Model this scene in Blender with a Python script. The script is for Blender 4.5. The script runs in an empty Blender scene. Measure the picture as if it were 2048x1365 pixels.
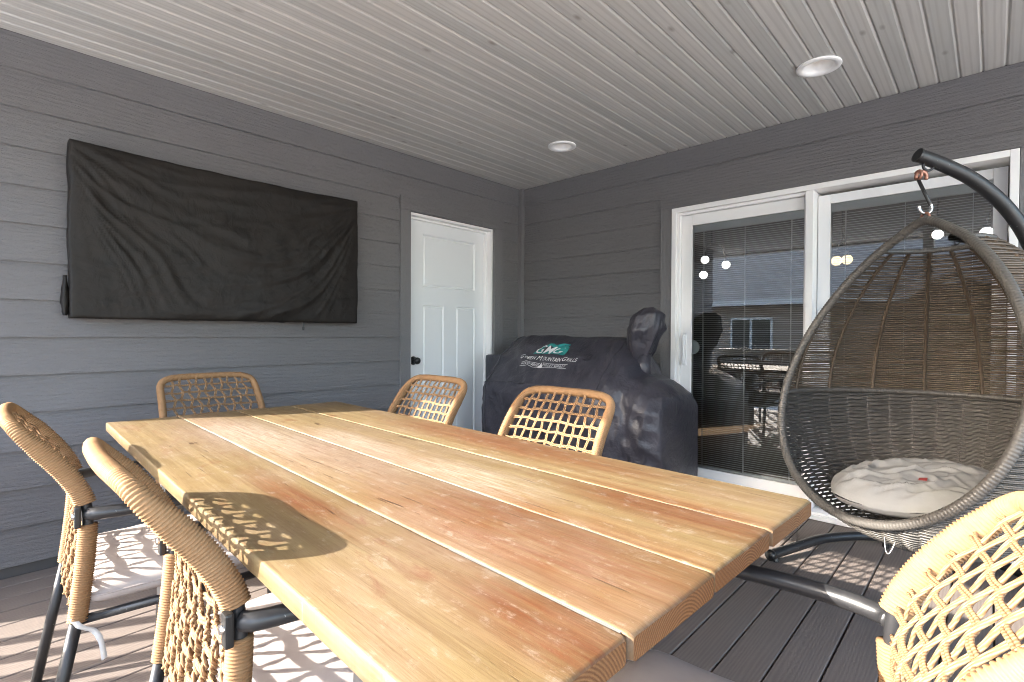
import bpy, bmesh, math, random
from mathutils import Vector, Matrix, noise
from mathutils.bvhtree import BVHTree
R = math.radians
PI = math.pi
random.seed(7)
SC = bpy.context.scene
COL = SC.collection

# ------------------------------------------------------------------ camera
CAM_POS = Vector((3.2713, -3.5912, 1.1223))
YAW, PITCH, ROLL = 0.755564, -0.01174, 0.0051
fw = Vector((-math.sin(YAW)*math.cos(PITCH), math.cos(YAW)*math.cos(PITCH), math.sin(PITCH)))
rt = Vector((math.cos(YAW), math.sin(YAW), 0)); up = rt.cross(fw)
rt2 = rt*math.cos(ROLL)+up*math.sin(ROLL); up2 = up*math.cos(ROLL)-rt*math.sin(ROLL)
cd = bpy.data.cameras.new('camera'); cam = bpy.data.objects.new('camera', cd); COL.objects.link(cam)
cd.sensor_fit = 'HORIZONTAL'; cd.sensor_width = 36.0; cd.lens = 36.0*1021.76/2048.0
cd.clip_start = 0.02; cd.clip_end = 500
M = Matrix.Identity(4)
for i in range(3):
    M[i][0] = rt2[i]; M[i][1] = up2[i]; M[i][2] = -fw[i]; M[i][3] = CAM_POS[i]
cam.matrix_world = M
SC.camera = cam

# ------------------------------------------------------------------ sky, sun, exposure
SUN_AZ, SUN_EL = R(27.0), R(25.3)          # the light travels 27 deg from +Y towards +X
wd = bpy.data.worlds.new('World'); SC.world = wd; wd.use_nodes = True
nt = wd.node_tree; nt.nodes.clear()
sky = nt.nodes.new('ShaderNodeTexSky'); sky.sky_type = 'NISHITA'; sky.sun_disc = False
sky.sun_elevation = SUN_EL; sky.dust_density = 2.0; sky.sun_rotation = math.pi+SUN_AZ
bg = nt.nodes.new('ShaderNodeBackground'); bg.inputs['Strength'].default_value = 0.15
out = nt.nodes.new('ShaderNodeOutputWorld')
nt.links.new(sky.outputs[0], bg.inputs[0]); nt.links.new(bg.outputs[0], out.inputs[0])
sd = bpy.data.lights.new('sun', 'SUN'); sd.energy = 2.0; sd.angle = R(0.5); sd.color = (1.0, 0.95, 0.87)
sun = bpy.data.objects.new('sun', sd); COL.objects.link(sun)
sdir = Vector((math.sin(SUN_AZ)*math.cos(SUN_EL), math.cos(SUN_AZ)*math.cos(SUN_EL), -math.sin(SUN_EL)))
sun.rotation_euler = sdir.to_track_quat('-Z', 'Y').to_euler(); sun.location = (-8, -16, 9)
SC.view_settings.view_transform = 'Standard'; SC.view_settings.look = 'None'
SC.view_settings.gamma = 1.0; SC.view_settings.use_curve_mapping = False
SC.view_settings.exposure = 3.68
SC.cycles.max_bounces = 10; SC.cycles.diffuse_bounces = 6; SC.cycles.glossy_bounces = 4
SC.cycles.transparent_max_bounces = 24
SC.cycles.caustics_reflective = False; SC.cycles.caustics_refractive = False
SC.cycles.sample_clamp_indirect = 6.0
SC.cycles.use_denoising = True; SC.cycles.denoising_prefilter = 'NONE'; SC.cycles.denoising_input_passes = 'RGB_ALBEDO_NORMAL'
SC.cycles.filter_width = 1.05

CEIL = 2.489
WALL_END = -4.47

# ------------------------------------------------------------------ material helpers
class NT:
    def __init__(s, name):
        s.m = bpy.data.materials.new(name); s.m.use_nodes = True
        s.t = s.m.node_tree; s.t.nodes.clear()
        s.o = s.n('ShaderNodeOutputMaterial'); s.b = s.n('ShaderNodeBsdfPrincipled')
        s.l(s.b.outputs[0], s.o.inputs[0])
    def n(s, k, **kw):
        nd = s.t.nodes.new(k)
        for a, b in kw.items(): setattr(nd, a, b)
        return nd
    def l(s, a, b): s.t.links.new(a, b)
    def set(s, **kw):
        names = dict(col='Base Color', rough='Roughness', metal='Metallic', spec='Specular IOR Level', sheen='Sheen Weight')
        for a, b in kw.items():
            i = s.b.inputs[names[a]]
            i.default_value = (*b, 1) if a == 'col' else b
        return s
    def coord(s, kind='Object', scale=(1, 1, 1), rand=0.0):
        tc = s.n('ShaderNodeTexCoord'); mp = s.n('ShaderNodeMapping')
        mp.inputs['Scale'].default_value = scale
        src = tc.outputs[kind]
        if rand:
            oi = s.n('ShaderNodeObjectInfo'); mu = s.n('ShaderNodeMath', operation='MULTIPLY')
            mu.inputs[1].default_value = rand; s.l(oi.outputs['Random'], mu.inputs[0])
            ad = s.n('ShaderNodeVectorMath', operation='ADD')
            s.l(src, ad.inputs[0]); s.l(mu.outputs[0], ad.inputs[1]); src = ad.outputs[0]
        s.l(src, mp.inputs['Vector']); return mp.outputs[0]
    def noise(s, vec, scale=5, detail=4, rough=.55, dist=0.0):
        q = s.n('ShaderNodeTexNoise'); q.inputs['Scale'].default_value = scale
        q.inputs['Detail'].default_value = detail; q.inputs['Roughness'].default_value = rough
        q.inputs['Distortion'].default_value = dist
        s.l(vec, q.inputs['Vector']); return q.outputs['Fac']
    def wave(s, vec, scale=5, dist=2, detail=2, dscale=1, axis='X', kind='BANDS', profile='SIN'):
        q = s.n('ShaderNodeTexWave', wave_type=kind, wave_profile=profile)
        if kind == 'BANDS': q.bands_direction = axis
        else: q.rings_direction = axis
        q.inputs['Scale'].default_value = scale; q.inputs['Distortion'].default_value = dist
        q.inputs['Detail'].default_value = detail; q.inputs['Detail Scale'].default_value = dscale
        s.l(vec, q.inputs['Vector']); return q.outputs['Fac']
    def vor(s, vec, scale=5, feature='F1'):
        q = s.n('ShaderNodeTexVoronoi', feature=feature); q.inputs['Scale'].default_value = scale
        s.l(vec, q.inputs['Vector']); return q.outputs['Distance']
    def ramp(s, fac, stops):
        q = s.n('ShaderNodeValToRGB'); e = q.color_ramp.elements
        while len(e) < len(stops): e.new(0.5)
        for k, (p, c) in enumerate(stops):
            e[k].position = p; e[k].color = (*c, 1) if len(c) == 3 else c
        s.l(fac, q.inputs[0]); return q.outputs[0]
    def mix(s, fac, a, b, kind='MIX'):
        q = s.n('ShaderNodeMix', data_type='RGBA', blend_type=kind)
        if isinstance(fac, float): q.inputs[0].default_value = fac
        else: s.l(fac, q.inputs[0])
        for i, v in ((6, a), (7, b)):
            if isinstance(v, tuple): q.inputs[i].default_value = (*v, 1)
            else: s.l(v, q.inputs[i])
        return q.outputs[2]
    def math(s, op, a, b=0.0, clamp=False):
        q = s.n('ShaderNodeMath', operation=op); q.use_clamp = clamp
        for i, v in ((0, a), (1, b)):
            if isinstance(v, (float, int)): q.inputs[i].default_value = v
            else: s.l(v, q.inputs[i])
        return q.outputs[0]
    def maprange(s, v, a, b, c=0.0, d=1.0):
        q = s.n('ShaderNodeMapRange'); s.l(v, q.inputs[0])
        for i, x in zip((1, 2, 3, 4), (a, b, c, d)): q.inputs[i].default_value = x
        return q.outputs[0]
    def bump(s, h, strength=.4, dist=.01, prev=None):
        q = s.n('ShaderNodeBump'); q.inputs['Strength'].default_value = strength
        q.inputs['Distance'].default_value = dist; s.l(h, q.inputs['Height'])
        if prev is not None: s.l(prev, q.inputs['Normal'])
        s.l(q.outputs[0], s.b.inputs['Normal']); return q.outputs[0]
    def c(s, sock): s.l(sock, s.b.inputs['Base Color']); return s
    def r(s, sock): s.l(sock, s.b.inputs['Roughness']); return s
MAT = {}
def simple(name, col, rough=.5, metal=0.0, spec=.5, nscale=0, namp=.12, bump=0.0, bdist=.002):
    t = NT(name).set(col=col, rough=rough, metal=metal, spec=spec)
    if nscale:
        v = t.coord('Object', rand=13.0); f = t.noise(v, nscale, 5, .6)
        lo = tuple(max(0, x*(1-namp)) for x in col); hi = tuple(x*(1+namp) for x in col)
        t.c(t.mix(f, lo, hi))
        if bump: t.bump(f, bump, bdist)
    MAT[name] = t.m; return t.m

# siding paint: satin charcoal over an embossed cedar grain (long axis of a board = local X)
def mk_siding(name, col, axis):
    t = NT(name).set(rough=.42, spec=.5)
    sc = {'X': (1.6, 9, 12), 'Y': (9, 1.6, 12), 'Z': (12, 12, 1.6)}[axis]
    v = t.coord('Object', sc, rand=37.0)
    w = t.wave(v, 1.1, 9.0, 3, 0.7, {'X': 'Z', 'Y': 'Z', 'Z': 'X'}[axis])
    f = t.noise(v, 9, 6, .65, .4)
    f2 = t.noise(t.coord('Object', tuple(3.0*q for q in sc), rand=17.0), 9, 4, .7, .2)
    h = t.math('ADD', t.math('MULTIPLY', w, .22), t.math('ADD', f, t.math('MULTIPLY', f2, .8)))
    big = t.noise(t.coord('Object', rand=3.0), 1.6, 3)
    t.c(t.mix(big, tuple(x*.92 for x in col), tuple(x*1.08 for x in col)))
    t.r(t.maprange(f, .3, .7, .30, .46))
    t.bump(h, 1.0, .0078); MAT[name] = t.m
SID = (.168, .160, .163)
mk_siding('siding_y', SID, 'Y'); mk_siding('siding_x', SID, 'X'); mk_siding('siding_z', SID, 'Z')

# ceiling: grey washed pine, planks run along Y
t = NT('ceiling_wood').set(rough=.5, spec=.35)
v = t.coord('Object', (14, .55, 14), rand=41.0)
g = t.noise(v, 5, 6, .6, .8); w = t.wave(v, .8, 7, 3, .8, 'X')
base = t.mix(g, (.485, .478, .465), (.605, .598, .585))
oi = t.n('ShaderNodeObjectInfo')
tint = t.ramp(oi.outputs['Random'], [(0, (.86, .87, .86)), (.35, (.97, .96, .94)), (.7, (1.0, .98, .96)), (1, (1.07, 1.06, 1.04))])
base = t.mix(1.0, base, tint, 'MULTIPLY')
base = t.mix(t.maprange(w, .55, 1.0, 0, .22), base, (.27, .25, .23))
kv = t.vor(t.coord('Object', (7.0, 3.2, 7.0), rand=29.0), 1.0)
knot = t.maprange(kv, .03, .11, 1.0, 0.0)
base = t.mix(t.math('MULTIPLY', knot, .6), base, (.16, .125, .10))
t.c(base); t.bump(t.math('ADD', g, t.math('MULTIPLY', w, .4)), .18, .002); MAT['ceiling_wood'] = t.m

# composite deck boards, grain along Y
t = NT('deck_board').set(rough=.62, spec=.35)
v = t.coord('Object', (16, .9, 1), rand=53.0)
w = t.wave(v, 1.6, 14, 4, .55, 'X'); f = t.noise(v, 12, 5, .7, .3)
fine = t.noise(t.coord('Object', (160, 14, 1), rand=11.0), 2.2, 3, .6)
base = t.mix(t.math('MULTIPLY', t.math('ADD', w, f), .5), (.142, .113, .098), (.205, .168, .145))
dust = t.noise(t.coord('Object', (1.2, .8, 1)), 2.4, 5, .65)
base = t.mix(t.maprange(dust, .45, .8, 0, .35), base, (.215, .19, .168))
t.c(base); t.bump(t.math('ADD', t.math('MULTIPLY', w, .35), fine), .4, .0016); MAT['deck_board'] = t.m

# weathered plank table top, grain along X
TABLE_REF = bpy.data.objects.new('dining_table', None); COL.objects.link(TABLE_REF)
def table_wood():
    t = NT('table_wood').set(rough=.55, spec=.3)
    tc = t.n('ShaderNodeTexCoord'); tc.object = TABLE_REF
    def tcoord(scale=(1, 1, 1), loc=(0, 0, 0)):
        mp = t.n('ShaderNodeMapping'); mp.inputs['Scale'].default_value = scale; mp.inputs['Location'].default_value = loc
        t.l(tc.outputs['Object'], mp.inputs['Vector']); return mp.outputs[0]
    def blob(cx, cy, rx, ry, wob=.35):
        v = tcoord((1/rx, 1/ry, 0), (-cx/rx, -cy/ry, 0)); ln = t.n('ShaderNodeVectorMath', operation='LENGTH'); t.l(v, ln.inputs[0])
        n = t.noise(tcoord((2.4, 7, 0)), 2.0, 4, .65, .4)
        return t.maprange(t.math('ADD', ln.outputs['Value'], t.math('MULTIPLY', t.math('SUBTRACT', n, .5), 2*wob)), .35, 1.15, 1.0, 0.0)
    def union(*m):
        r = m[0]
        for q in m[1:]: r = t.math('MAXIMUM', r, q)
        return r
    v = t.coord('Object', (.55, 10, 10), rand=71.0)
    ring = t.wave(v, .62, 7, 3, .5, 'Y'); g = t.noise(v, 6, 7, .66, 1.1)
    fine = t.noise(t.coord('Object', (7, 300, 60), rand=9.0), 1.0, 5, .75)
    grain = t.math('ADD', t.math('MULTIPLY', ring, .22), t.math('MULTIPLY', g, .78))
    straw = t.mix(t.maprange(grain, .25, .8), (.122, .082, .036), (.178, .131, .066))
    streak = t.noise(tcoord((2.2, 40, 0)), 2.2, 9, .78, .5); patch = t.noise(tcoord((1.5, 3.4, 0), (3, 1, 0)), 2.6, 9, .72, .6)
    red_a = union(blob(1.95, .38, .55, .20), blob(1.50, .17, .35, .05), blob(2.20, .20, .22, .10), blob(1.35, .90, .8, .12), blob(2.1, .70, .35, .10), t.maprange(patch, .57, .68))
    red_m = t.math('MULTIPLY', red_a, t.maprange(streak, .30, .56, .25, 1.0))
    c1 = t.mix(t.math('MULTIPLY', red_m, 1.0), straw, t.mix(grain, (.080, .027, .010), (.138, .054, .022)))
    ps0 = t.noise(tcoord((6.0, 30, 0), (4, 1, 0)), 2.0, 10, .8, .4)
    pinkp = union(blob(.55, .30, .55, .20), blob(1.15, .45, .6, .22), t.math('MULTIPLY', t.maprange(t.noise(tcoord((1.1, 2.0, 0), (7, 2, 0)), 1.7, 4, .6), .48, .72), .7))
    c2 = t.mix(t.math('MULTIPLY', pinkp, .80), c1, t.mix(t.maprange(ps0, .3, .7), (.140, .085, .057), (.232, .178, .136)))
    ps = t.noise(tcoord((5.0, 52, 0), (2, 5, 0)), 2.0, 9, .8, .3); p2 = t.noise(tcoord((5.0, 9.0, 0), (11, 4, 0)), 3.0, 10, .8, .3)
    pale_a = union(blob(.70, .36, .45, .15), blob(1.0, .56, .38, .07), blob(1.62, .56, .30, .10), t.math('MULTIPLY', t.maprange(p2, .54, .62), .7))
    pale_m = t.math('MULTIPLY', pale_a, t.maprange(ps, .40, .60))
    c3 = t.mix(t.math('MULTIPLY', pale_m, .75), c2, (.29, .250, .205))
    crack = t.wave(t.coord('Object', (.22, 3.6, 1.0), rand=19.0), 1.7, 11, 4, 1.4, 'Y')
    crack_m = t.math('MULTIPLY', t.maprange(crack, .988, .999), t.maprange(t.noise(tcoord((3.3, 2, 0)), 2.3, 2), .58, .66))
    c4 = t.mix(t.math('MULTIPLY', crack_m, .85), c3, (.03, .014, .008))
    kv = t.vor(t.coord('Object', (1.2, 3.2, .01), rand=67.0), 1.0)
    c5 = t.mix(t.maprange(kv, .02, .075, .7, 0), c4, (.085, .034, .013))
    line = t.noise(t.coord('Object', (.9, 95, 40), rand=27.0), 1.0, 7, .7, .25)
    c5 = t.mix(t.maprange(line, .52, .68, 0, .42), c5, (.078, .040, .016))
    c6 = t.mix(t.maprange(fine, .34, .50, .45, 0), c5, (.085, .042, .017))
    t.c(c6); t.r(t.maprange(patch, .3, .7, .45, .68))
    h = t.math('ADD', grain, t.math('SUBTRACT', t.math('MULTIPLY', fine, .6), t.math('MULTIPLY', crack_m, 2.0)))
    t.bump(h, .3, .002); MAT['table_wood'] = t.m
    t = NT('table_end_grain').set(rough=.7, spec=.2)
    tc = t.n('ShaderNodeTexCoord'); mp = t.n('ShaderNodeMapping'); mp.inputs['Location'].default_value = (0, -.13, .045); mp.inputs['Scale'].default_value = (.01, 1, 1)
    t.l(tc.outputs['Object'], mp.inputs['Vector']); ring = t.wave(mp.outputs[0], 62, 1.2, 2, 8, 'X', 'RINGS'); g = t.noise(t.coord('Object', (1, 90, 90)), 2, 3)
    c = t.mix(ring, (.10, .040, .015), (.20, .100, .042)); c = t.mix(t.maprange(g, .3, .7, 0, .4), c, (.145, .072, .032))
    t.c(c); t.bump(t.math('ADD', ring, g), .4, .002); MAT['table_end_grain'] = t.m
table_wood()

# rope
t = NT('rope').set(rough=.75, spec=.25)
v = t.coord('Object', rand=7.0); f = t.noise(v, 55, 4, .6); big = t.noise(v, 6, 3)
c = t.mix(f, (.205, .106, .046), (.305, .182, .092)); c = t.mix(t.maprange(big, .4, .75, 0, .3), c, (.235, .132, .064))
t.c(c); t.bump(t.noise(t.coord('Object', (1, 1, 1)), 340, 2), .3, .001); MAT['rope'] = t.m
# rope with a lay twist for the net cords
t = NT('rope_cord').set(rough=.8, spec=.2)
v = t.coord('Object', rand=7.0)
w = t.wave(t.coord('Object', (1, 1, 1)), 95, 1.5, 1, 2, 'DIAGONAL')
c = t.mix(w, (.165, .086, .040), (.305, .192, .104)); t.c(c); t.bump(w, .35, .0015); MAT['rope_cord'] = t.m

# wicker, grey brown resin
def wicker(name, a, b):
    t = NT(name).set(rough=.42, spec=.5)
    f = t.noise(t.coord('Object', (6, 6, 40)), 7, 5, .65); t.c(t.mix(f, a, b)); MAT[name] = t.m
wicker('wicker_grey', (.036, .032, .029), (.140, .128, .114))
wicker('wicker_brown', (.036, .027, .020), (.165, .118, .080))

# black powder coat with flecks
t = NT('black_metal').set(rough=.38, spec=.5)
f = t.noise(t.coord('Object'), 28, 4, .7); fl = t.noise(t.coord('Object'), 120, 2, .5)
t.c(t.mix(t.maprange(fl, .72, .76, 0, .5), t.mix(f, (.012, .012, .013), (.026, .026, .028)), (.3, .3, .3)))
t.r(t.maprange(f, .3, .7, .3, .5)); MAT['black_metal'] = t.m

def fabric(name, a, b, rough, weave=420, wb=.25, big=5):
    t = NT(name).set(rough=rough, spec=.3)
    v = t.coord('Object', rand=3.0); f = t.noise(v, big, 5, .6)
    t.c(t.mix(t.maprange(f, .3, .7), a, b))
    w = t.math('MULTIPLY', t.wave(t.coord('Object'), weave, 0, 0, 1, 'X'), t.wave(t.coord('Object'), weave, 0, 0, 1, 'Z'))
    cr = t.noise(v, 26, 5, .7)
    t.bump(t.math('ADD', t.math('MULTIPLY', w, .15), cr), wb, .004); MAT[name] = t.m
def crumple(name, a, b, r0, r1, s1, s2, st, di):
    t = NT(name).set(spec=.20); v = t.coord('Object'); f = t.noise(v, 7, 5, .65); t.c(t.mix(t.maprange(f, .3, .7), a, b))
    def rg(scale, o): return t.math('SUBTRACT', 1.0, t.math('MULTIPLY', t.math('ABSOLUTE', t.math('SUBTRACT', t.noise(v, scale, 3, .55, o), .5)), 5.5), True)
    h = t.math('ADD', t.math('ADD', rg(s1, .8), t.math('MULTIPLY', rg(s2, .5), .6)), t.math('MULTIPLY', t.noise(v, 90, 4, .6), .25))
    t.bump(h, st, di); t.r(t.maprange(f, .3, .7, r0, r1)); MAT[name] = t.m
crumple('tv_fabric', (.0105, .0088, .0078), (.020, .0165, .0143), .48, .64, 5, 12, .24, .006)
t = NT('grill_fabric').set(rough=.36, spec=.5)
v = t.coord('Object'); f = t.noise(v, 7, 5, .65)
t.c(t.mix(t.maprange(f, .3, .7), (.027, .026, .034), (.050, .047, .060)))
def rdgn(scale, vec): return t.math('SUBTRACT', 1.0, t.math('MULTIPLY', t.math('ABSOLUTE', t.math('SUBTRACT', t.noise(vec, scale, 3, .55, .6), .5)), 5.0), True)
h = t.math('ADD', t.math('ADD', rdgn(7, v), t.math('MULTIPLY', rdgn(16, v), .6)), t.math('MULTIPLY', t.noise(v, 60, 4, .6), .35))
t.bump(h, .32, .007); t.r(t.maprange(f, .3, .7, .34, .52)); MAT['grill_fabric'] = t.m
fabric('seat_fabric', (.345, .295, .272), (.42, .368, .342), .85, wb=.12)
fabric('strap_fabric', (.55, .54, .52), (.68, .67, .65), .8)
t = NT('egg_cushion_fabric').set(rough=.85, spec=.2)
v = t.coord('Object'); f = t.noise(v, 6, 5, .65)
c = t.mix(f, (.235, .232, .228), (.31, .307, .30))
ys = t.maprange(t.noise(t.coord('Object', (1, 1, 1)), 3.1, 3), .55, .75, 0, .45)
c = t.mix(ys, c, (.25, .235, .15))
ps = t.maprange(t.noise(t.coord('Object', (1.3, 1.1, 1)), 7.3, 4), .66, .76, 0, .35); c = t.mix(ps, c, (.24, .165, .145))
t.c(c); t.bump(t.noise(v, 60, 4), .2, .002); MAT['egg_cushion_fabric'] = t.m

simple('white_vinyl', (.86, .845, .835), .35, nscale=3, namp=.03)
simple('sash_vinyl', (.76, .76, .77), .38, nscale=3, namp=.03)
simple('door_paint', (.79, .80, .81), .38, nscale=2, namp=.03)
simple('blind_white', (.80, .81, .81), .45)
simple('cord_white', (.75, .75, .75), .5)
simple('gap_filler_white', (.19, .178, .158), .8, nscale=40, namp=.25)
simple('light_white', (.92, .905, .885), .45)
simple('light_lens', (.80, .72, .62), .6)
simple('chrome', (.62, .62, .62), .22, metal=1.0)
simple('copper_hook', (.42, .21, .15), .4, metal=.7)
simple('black_plastic', (.012, .012, .012), .35)
simple('red_tag', (.24, .025, .02), .6)
simple('teal_print', (.02, .235, .215), .6)
simple('white_print', (.72, .71, .70), .6)
simple('seam_thread', (.055, .053, .06), .6)
simple('rail_white', (.76, .75, .73), .4, nscale=4, namp=.04)
simple('sheathing', (.07, .065, .065), .7)
simple('table_steel', (.03, .03, .032), .4, nscale=20, namp=.3)
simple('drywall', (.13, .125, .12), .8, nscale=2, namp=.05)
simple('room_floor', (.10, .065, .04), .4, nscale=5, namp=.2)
simple('yard', (.54, .52, .48), .95, nscale=1.5, namp=.35, bump=.5, bdist=.03)
simple('neighbour_siding', (.26, .20, .155), .7, nscale=2, namp=.1)
simple('neighbour_trim', (.62, .60, .57), .6)
simple('dark_glass', (.02, .024, .03), .06)
t = NT('shingles').set(rough=.9); br = t.n('ShaderNodeTexBrick')
t.l(t.coord('Object', (1, 1, 1)), br.inputs['Vector']); br.inputs['Scale'].default_value = 3.2
for nm, c in (('Color1', (.20, .19, .18)), ('Color2', (.42, .40, .37)), ('Mortar', (.05, .05, .05))): br.inputs[nm].default_value = (*c, 1)
t.l(br.outputs['Color'], t.b.inputs['Base Color']); MAT['shingles'] = t.m
def emit(name, col, s):
    t = NT(name).set(col=(.8, .8, .8)); t.b.inputs['Emission Color'].default_value = (*col, 1)
    t.b.inputs['Emission Strength'].default_value = s; MAT[name] = t.m
emit('lamp_globe', (1, .96, .9), .8); emit('lamp_warm', (1, .72, .38), .22)
# window glass: clear pane, reflection by Fresnel
t = NT('window_glass'); t.t.nodes.remove(t.b)
fr = t.n('ShaderNodeFresnel'); fr.inputs['IOR'].default_value = 2.1
tr = t.n('ShaderNodeBsdfTransparent'); tr.inputs[0].default_value = (.72, .76, .76, 1)
gl = t.n('ShaderNodeBsdfGlossy'); gl.inputs['Roughness'].default_value = 0.0
mx = t.n('ShaderNodeMixShader'); t.l(fr.outputs[0], mx.inputs[0]); t.l(tr.outputs[0], mx.inputs[1]); t.l(gl.outputs[0], mx.inputs[2])
t.l(mx.outputs[0], t.o.inputs[0]); MAT['window_glass'] = t.m

# ------------------------------------------------------------------ mesh helpers
class MB:
    def __init__(s): s.v = []; s.f = []; s.mi = []; s.cur = 0
    def add(s, vs, fs):
        o = len(s.v); s.v += [tuple(q) for q in vs]
        for f in fs: s.f.append([o+i for i in f]); s.mi.append(s.cur)
    def box(s, a, b):
        x0, y0, z0 = a; x1, y1, z1 = b
        s.add([(x0, y0, z0), (x1, y0, z0), (x1, y1, z0), (x0, y1, z0), (x0, y0, z1), (x1, y0, z1), (x1, y1, z1), (x0, y1, z1)],
              [(0, 3, 2, 1), (4, 5, 6, 7), (0, 1, 5, 4), (1, 2, 6, 5), (2, 3, 7, 6), (3, 0, 4, 7)])
    def bbox(s, a, b, r=.004):
        bm = bmesh.new(); bmesh.ops.create_cube(bm, size=1)
        c = [(a[i]+b[i])/2 for i in range(3)]; d = [abs(b[i]-a[i]) for i in range(3)]
        for q in bm.verts: q.co = Vector([q.co[i]*d[i]+c[i] for i in range(3)])
        bmesh.ops.bevel(bm, geom=list(bm.edges), offset=r, segments=2, affect='EDGES', profile=.6)
        s.bm(bm)
    def bm(s, bm):
        bm.verts.index_update(); s.add([q.co for q in bm.verts], [[q.index for q in f.verts] for f in bm.faces]); bm.free()
    def prism(s, poly, axis, a, b):
        # poly of 2-tuples in the plane normal to axis, extruded from a to b
        n = len(poly)
        def P(p, t): return {'x': (t, p[0], p[1]), 'y': (p[0], t, p[1]), 'z': (p[0], p[1], t)}[axis]
        s.add([P(p, a) for p in poly]+[P(p, b) for p in poly],
              [list(range(n))[::-1], list(range(n, 2*n))]+[(i, (i+1) % n, n+(i+1) % n, n+i) for i in range(n)])
    def tube(s, pts, r, sides=8, closed=False, caps=True):
        pts = [Vector(p) for p in pts]; n = len(pts); fr = frames(pts, closed); vs = []
        for k in range(n):
            rr = r[k] if isinstance(r, (list, tuple)) else r
            for j in range(sides):
                a = 2*PI*j/sides; vs.append(pts[k]+fr[k][0]*(rr*math.cos(a))+fr[k][1]*(rr*math.sin(a)))
        fs = []
        for k in range(n if closed else n-1):
            k2 = (k+1) % n
            for j in range(sides): fs.append((k*sides+j, k*sides+(j+1) % sides, k2*sides+(j+1) % sides, k2*sides+j))
        if caps and not closed: fs += [tuple(range(sides))[::-1], tuple(range((n-1)*sides, n*sides))]
        s.add(vs, fs)
    def lathe(s, prof, c, seg=32, close=False):
        vs = []; m = len(prof)
        for k in range(seg):
            a = 2*PI*k/seg
            for r, z in prof: vs.append((c[0]+r*math.cos(a), c[1]+r*math.sin(a), c[2]+z))
        s.add(vs, [(k*m+i, ((k+1) % seg)*m+i, ((k+1) % seg)*m+i+1, k*m+i+1) for k in range(seg) for i in range(m-1)])
    def build(s, name, mat, parent=None, smooth=False, loc=None):
        me = bpy.data.meshes.new(name); me.from_pydata(s.v, [], s.f)
        for q in (mat if isinstance(mat, (list, tuple)) else [mat]): me.materials.append(MAT[q])
        if any(s.mi): me.polygons.foreach_set('material_index', s.mi)
        if smooth: me.polygons.foreach_set('use_smooth', [True]*len(me.polygons))
        me.update()
        o = bpy.data.objects.new(name, me); COL.objects.link(o)
        if parent is not None: o.parent = parent
        if loc is not None: o.location = loc
        return o
def frames(pts, closed=False):
    n = len(pts); T = []
    for k in range(n):
        a = pts[(k-1) % n] if closed else pts[max(0, k-1)]; b = pts[(k+1) % n] if closed else pts[min(n-1, k+1)]
        d = b-a; T.append(d.normalized() if d.length > 1e-9 else Vector((0, 0, 1)))
    u = T[0].orthogonal().normalized(); out = []
    for k in range(n):
        u = u-T[k]*u.dot(T[k]); u = u.normalized() if u.length > 1e-9 else T[k].orthogonal().normalized()
        out.append((u, T[k].cross(u)))
    return out
def catmull(P, per=8, closed=False):
    P = [Vector(p) for p in P]; n = len(P); out = []
    for k in range(n if closed else n-1):
        if closed: a, b, c, d = P[(k-1) % n], P[k], P[(k+1) % n], P[(k+2) % n]
        else: a, b, c, d = P[max(0, k-1)], P[k], P[k+1], P[min(n-1, k+2)]
        for i in range(per):
            t = i/per
            out.append(.5*((2*b)+(c-a)*t+(2*a-5*b+4*c-d)*t*t+(3*b-a-3*c+d)*t**3))
    if not closed: out.append(P[-1].copy())
    return out
def resample(pts, step):
    L = [0.0]
    for a, b in zip(pts, pts[1:]): L.append(L[-1]+(b-a).length)
    n = max(2, int(L[-1]/step)); out = []; j = 0
    for i in range(n+1):
        s = L[-1]*i/n
        while j < len(L)-2 and L[j+1] < s: j += 1
        d = L[j+1]-L[j]; out.append(pts[j].lerp(pts[j+1], (s-L[j])/d if d > 1e-12 else 0))
    return out, L[-1]
def tag(o, label=None, cat=None, group=None, kind=None):
    if label: o['label'] = label
    if cat: o['category'] = cat
    if group: o['group'] = group
    if kind: o['kind'] = kind
    return o
def empty(name, loc=(0, 0, 0), rz=0):
    o = bpy.data.objects.new(name, None); COL.objects.link(o); o.location = loc; o.rotation_euler = (0, 0, rz)
    o.empty_display_size = .1; return o
def kids(o): return [q for q in bpy.data.objects if q.parent is o]
def copy_tree(o, parent=None):
    c = o.copy(); COL.objects.link(c); c.parent = parent
    for ch in kids(o): copy_tree(ch, c)
    return c
def nz(x, y, z=0): return noise.noise(Vector((x, y, z)))
def fb(x, y, z=0, o=4): return noise.fractal(Vector((x, y, z)), 1.0, 2.0, o)
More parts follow.
